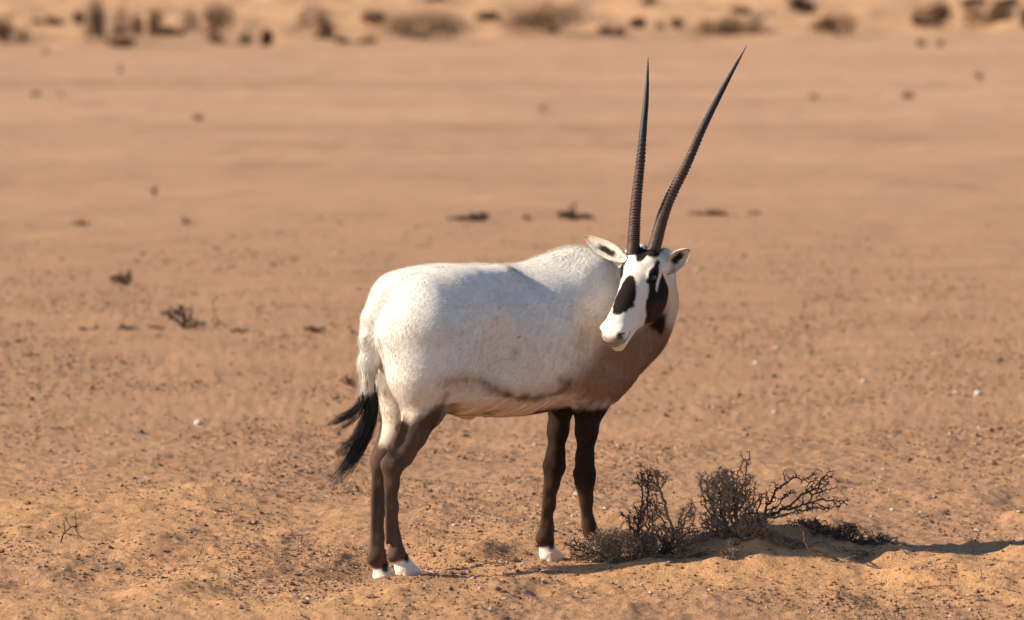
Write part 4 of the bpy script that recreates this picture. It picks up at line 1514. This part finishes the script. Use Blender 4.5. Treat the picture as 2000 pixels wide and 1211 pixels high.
midshrub((385, 235), [(386, 228, 14, 6, 40)], 'tiny dark bush high on the left plain', m_faint, step=5, kill=5, rtip=1.6, spur=.9, nb=2)
midshrub((1773, 193), [(1774, 186, 15, 7, 44)], 'tiny dark bush high on the right plain', m_faint, step=5, kill=5, rtip=1.6, spur=.9, nb=2)
midshrub((1913, 156), [(1913, 149, 13, 7, 44)], 'tiny dark bush near the right edge above the others', m_faint, step=5, kill=5, rtip=1.6, spur=.9, nb=2)
midshrub((1590, 194), [(1590, 188, 11, 5, 24)], 'faint tiny bush right of the horn tips', m_faint, step=5, kill=5, rtip=1.3, spur=.9, nb=2)
midshrub((1060, 215), [(1061, 209, 11, 5, 26)], 'faint tiny bush left of the upright horn', m_faint, step=5, kill=5, rtip=1.3, spur=.9, nb=2)
midshrub((235, 142), [(235, 135, 9, 7, 34)], 'tiny dark bush on the far left plain below the dunes', m_faint, step=5, kill=5, rtip=1.6, spur=.9, nb=2)
midshrub((88, 106), [(88, 100, 8, 6, 34)], 'tiny dark bush at the edge of the dunes on the left', m_faint, step=5, kill=5, rtip=1.6, spur=.9, nb=2)
midshrub((72, 188), [(72, 183, 14, 5, 34)], 'flat tiny bush far left on the plain', m_faint, step=5, kill=5, rtip=1.3, spur=.9, nb=2)
midshrub((120, 188), [(120, 183, 8, 5, 24)], 'tiny bush right beside the flat one far left', m_faint, step=5, kill=5, rtip=1.3, spur=.9, nb=2)

# ------------------------------------------------------------------ bushes among the far dunes
m_fb = [vcol_mat('far_bush_leaves', .9, .1, 3, .25), None]
m_trunk = wood_mat('bush_stem', (.05, .035, .028), (.10, .07, .055))


def farbush(px, py, w, h, label, cols, lumps=5, n=900, lean=0.):
    g = ground_hit(px, py)
    u = g[1] / F
    W, Hh = w * u * (1.45 if w < 60 else 1.6), h * u * 1.45
    lumps = int(lumps * 1.4)
    root = empty('dune_bush', tuple(g), label, 'bush', 'bushes among the far dunes')
    P, C = [], []
    per = n // lumps
    cen = []
    for k in range(lumps):
        q = rng.uniform(-1, 1)
        c = g + np.array([q * W * .34, rng.uniform(-.3, .3) * W * .5, Hh * (.42 + .16 * rng.uniform(-1, 1)) * (1 - .35 * abs(q)) + lean * q * Hh * .4])
        cen.append(c)
        rx, rz = W * rng.uniform(.12, .24), Hh * rng.uniform(.24, .46)
        v = rng.normal(0, 1, (per, 3))
        v = v / np.linalg.norm(v, axis=1)[:, None] * rng.random((per, 1)) ** .4
        pts = c + v * np.array([rx, rx, rz])
        P.append(pts)
        cc = np.array(cols[k % len(cols)])
        C.append(cc[None] * rng.uniform(.6, 1.35, (per, 1)))
    P, C = np.concatenate(P), np.concatenate(C)
    gz = ground_h(P[:, 0], P[:, 1])
    P[:, 2] = np.maximum(P[:, 2], gz + .02)
    m = len(P)
    s = .045 * u * 90 * rng.uniform(.5, 1.3, (m, 1)) * .5
    a = rng.normal(0, 1, (m, 3))
    a /= np.linalg.norm(a, axis=1)[:, None]
    b = np.cross(a, rng.normal(0, 1, (m, 3)))
    b /= np.linalg.norm(b, axis=1)[:, None]
    V = np.stack([P - a * s, P + b * s * .6, P + a * s, P - b * s * .6], 1).reshape(-1, 3)
    npmesh('foliage', V, np.arange(4 * m).reshape(-1, 4), m_fb[0], root, np.repeat(C, 4, 0), smooth_sh=False)['kind'] = 'stuff'
    A = np.repeat(g[None] - np.array([0, 0, .03]), lumps, 0)
    Bp = np.array(cen)
    V, Q = tubes(A, Bp, np.full(lumps, 1.6 * u), np.full(lumps, .6 * u), 6)
    npmesh('stem', V, Q, m_trunk, root)


BR, GY, OL, DK = (.125, .056, .028), (.085, .062, .048), (.12, .083, .036), (.026, .022, .022)
for spec in [
    (12, 84, 62, 46, 'brown bush cut off by the left edge', [BR, DK, OL], 5),
    (145, 48, 36, 20, 'small dark bush between the two leftmost big ones', [DK, GY], 3),
    (208, 82, 66, 78, 'tallest dune bush with a grey top, on the left', [GY, BR, DK], 7),
    (288, 72, 56, 52, 'brown bush right beside the tallest one', [BR, GY], 5),
    (330, 70, 50, 18, 'low dark scrub trailing right of the brown bush', [DK, BR], 3),
    (408, 66, 78, 54, 'round grey brown bush on its own, left of centre', [BR, GY, BR], 6),
    (452, 88, 62, 22, 'low brown scrub in front of the round bush', [BR, OL], 3),
    (524, 90, 34, 28, 'small brown bush right of the low scrub', [BR], 3),
    (618, 74, 66, 52, 'rust brown bush leaning right, above the rump', [BR, BR, DK], 5, -.6),
    (733, 52, 52, 28, 'faint bush left of the wide shaded clump', [BR, GY], 3),
    (820, 76, 140, 50, 'wide clump with deep shadow at its foot', [BR, GY, DK, BR], 9),
    (1085, 64, 160, 52, 'widest brown bush, left of the horn tips', [BR, BR, OL, DK], 10),
    (1246, 54, 24, 20, 'small dark bush above the upright horn tip', [DK, BR], 3),
    (1312, 56, 52, 16, 'flat brown scrub between the horn tips', [BR], 3),
    (1430, 70, 110, 36, 'low olive bush above the slanting horn tip', [OL, OL, BR, DK], 7),
    (1440, 28, 36, 14, 'small grey bush higher up behind the olive bush', [GY], 3),
    (1572, 30, 50, 34, 'grey bush on the dune slope near the top edge', [GY, DK], 5, -.8),
    (1640, 70, 74, 38, 'compact red brown bush right of the olive one', [BR, BR, DK], 5),
    (1835, 54, 84, 46, 'grey brown bush in the group at the right', [BR, GY, BR], 6),
    (1795, 52, 40, 18, 'low dark scrub at the left foot of the right group', [DK, GY], 3),
    (1930, 46, 74, 34, 'brown bush right of the grey brown one', [BR, GY], 5),
    (1996, 54, 26, 36, 'bush cut off by the right edge', [BR], 3),
    (1905, 14, 44, 16, 'dark bush near the top edge on the right', [DK, GY], 3),
    (1975, 12, 50, 14, 'flat dark scrub in the top right corner', [DK], 3),
    (1275, 8, 34, 12, 'dark bush at the top edge above the upright horn', [DK], 3),
    (1830, 90, 18, 12, 'tiny bush on the plain edge at the right', [BR], 2),
    (1796, 90, 14, 10, 'tiny tuft left of the tiny bush on the plain edge', [BR], 2),
    (855, 3, 40, 12, 'dark bush at the top edge left of centre', [GY], 3),
    (250, 92, 60, 14, 'low brown scrub in front of the tallest bush', [BR], 3),
    (690, 84, 60, 12, 'low pale scrub left of the wide shaded clump', [OL, BR], 3),
    (960, 40, 50, 14, 'faint low scrub between the wide clump and the widest bush', [BR], 3),
    (1190, 66, 50, 14, 'low scrub trailing right of the widest bush', [BR], 3),
    (90, 48, 50, 12, 'low faint scrub near the left edge', [GY, BR], 3),
]:
    farbush(*spec[:6], lumps=spec[6], n=380 * spec[6], lean=spec[7] if len(spec) > 7 else 0.)
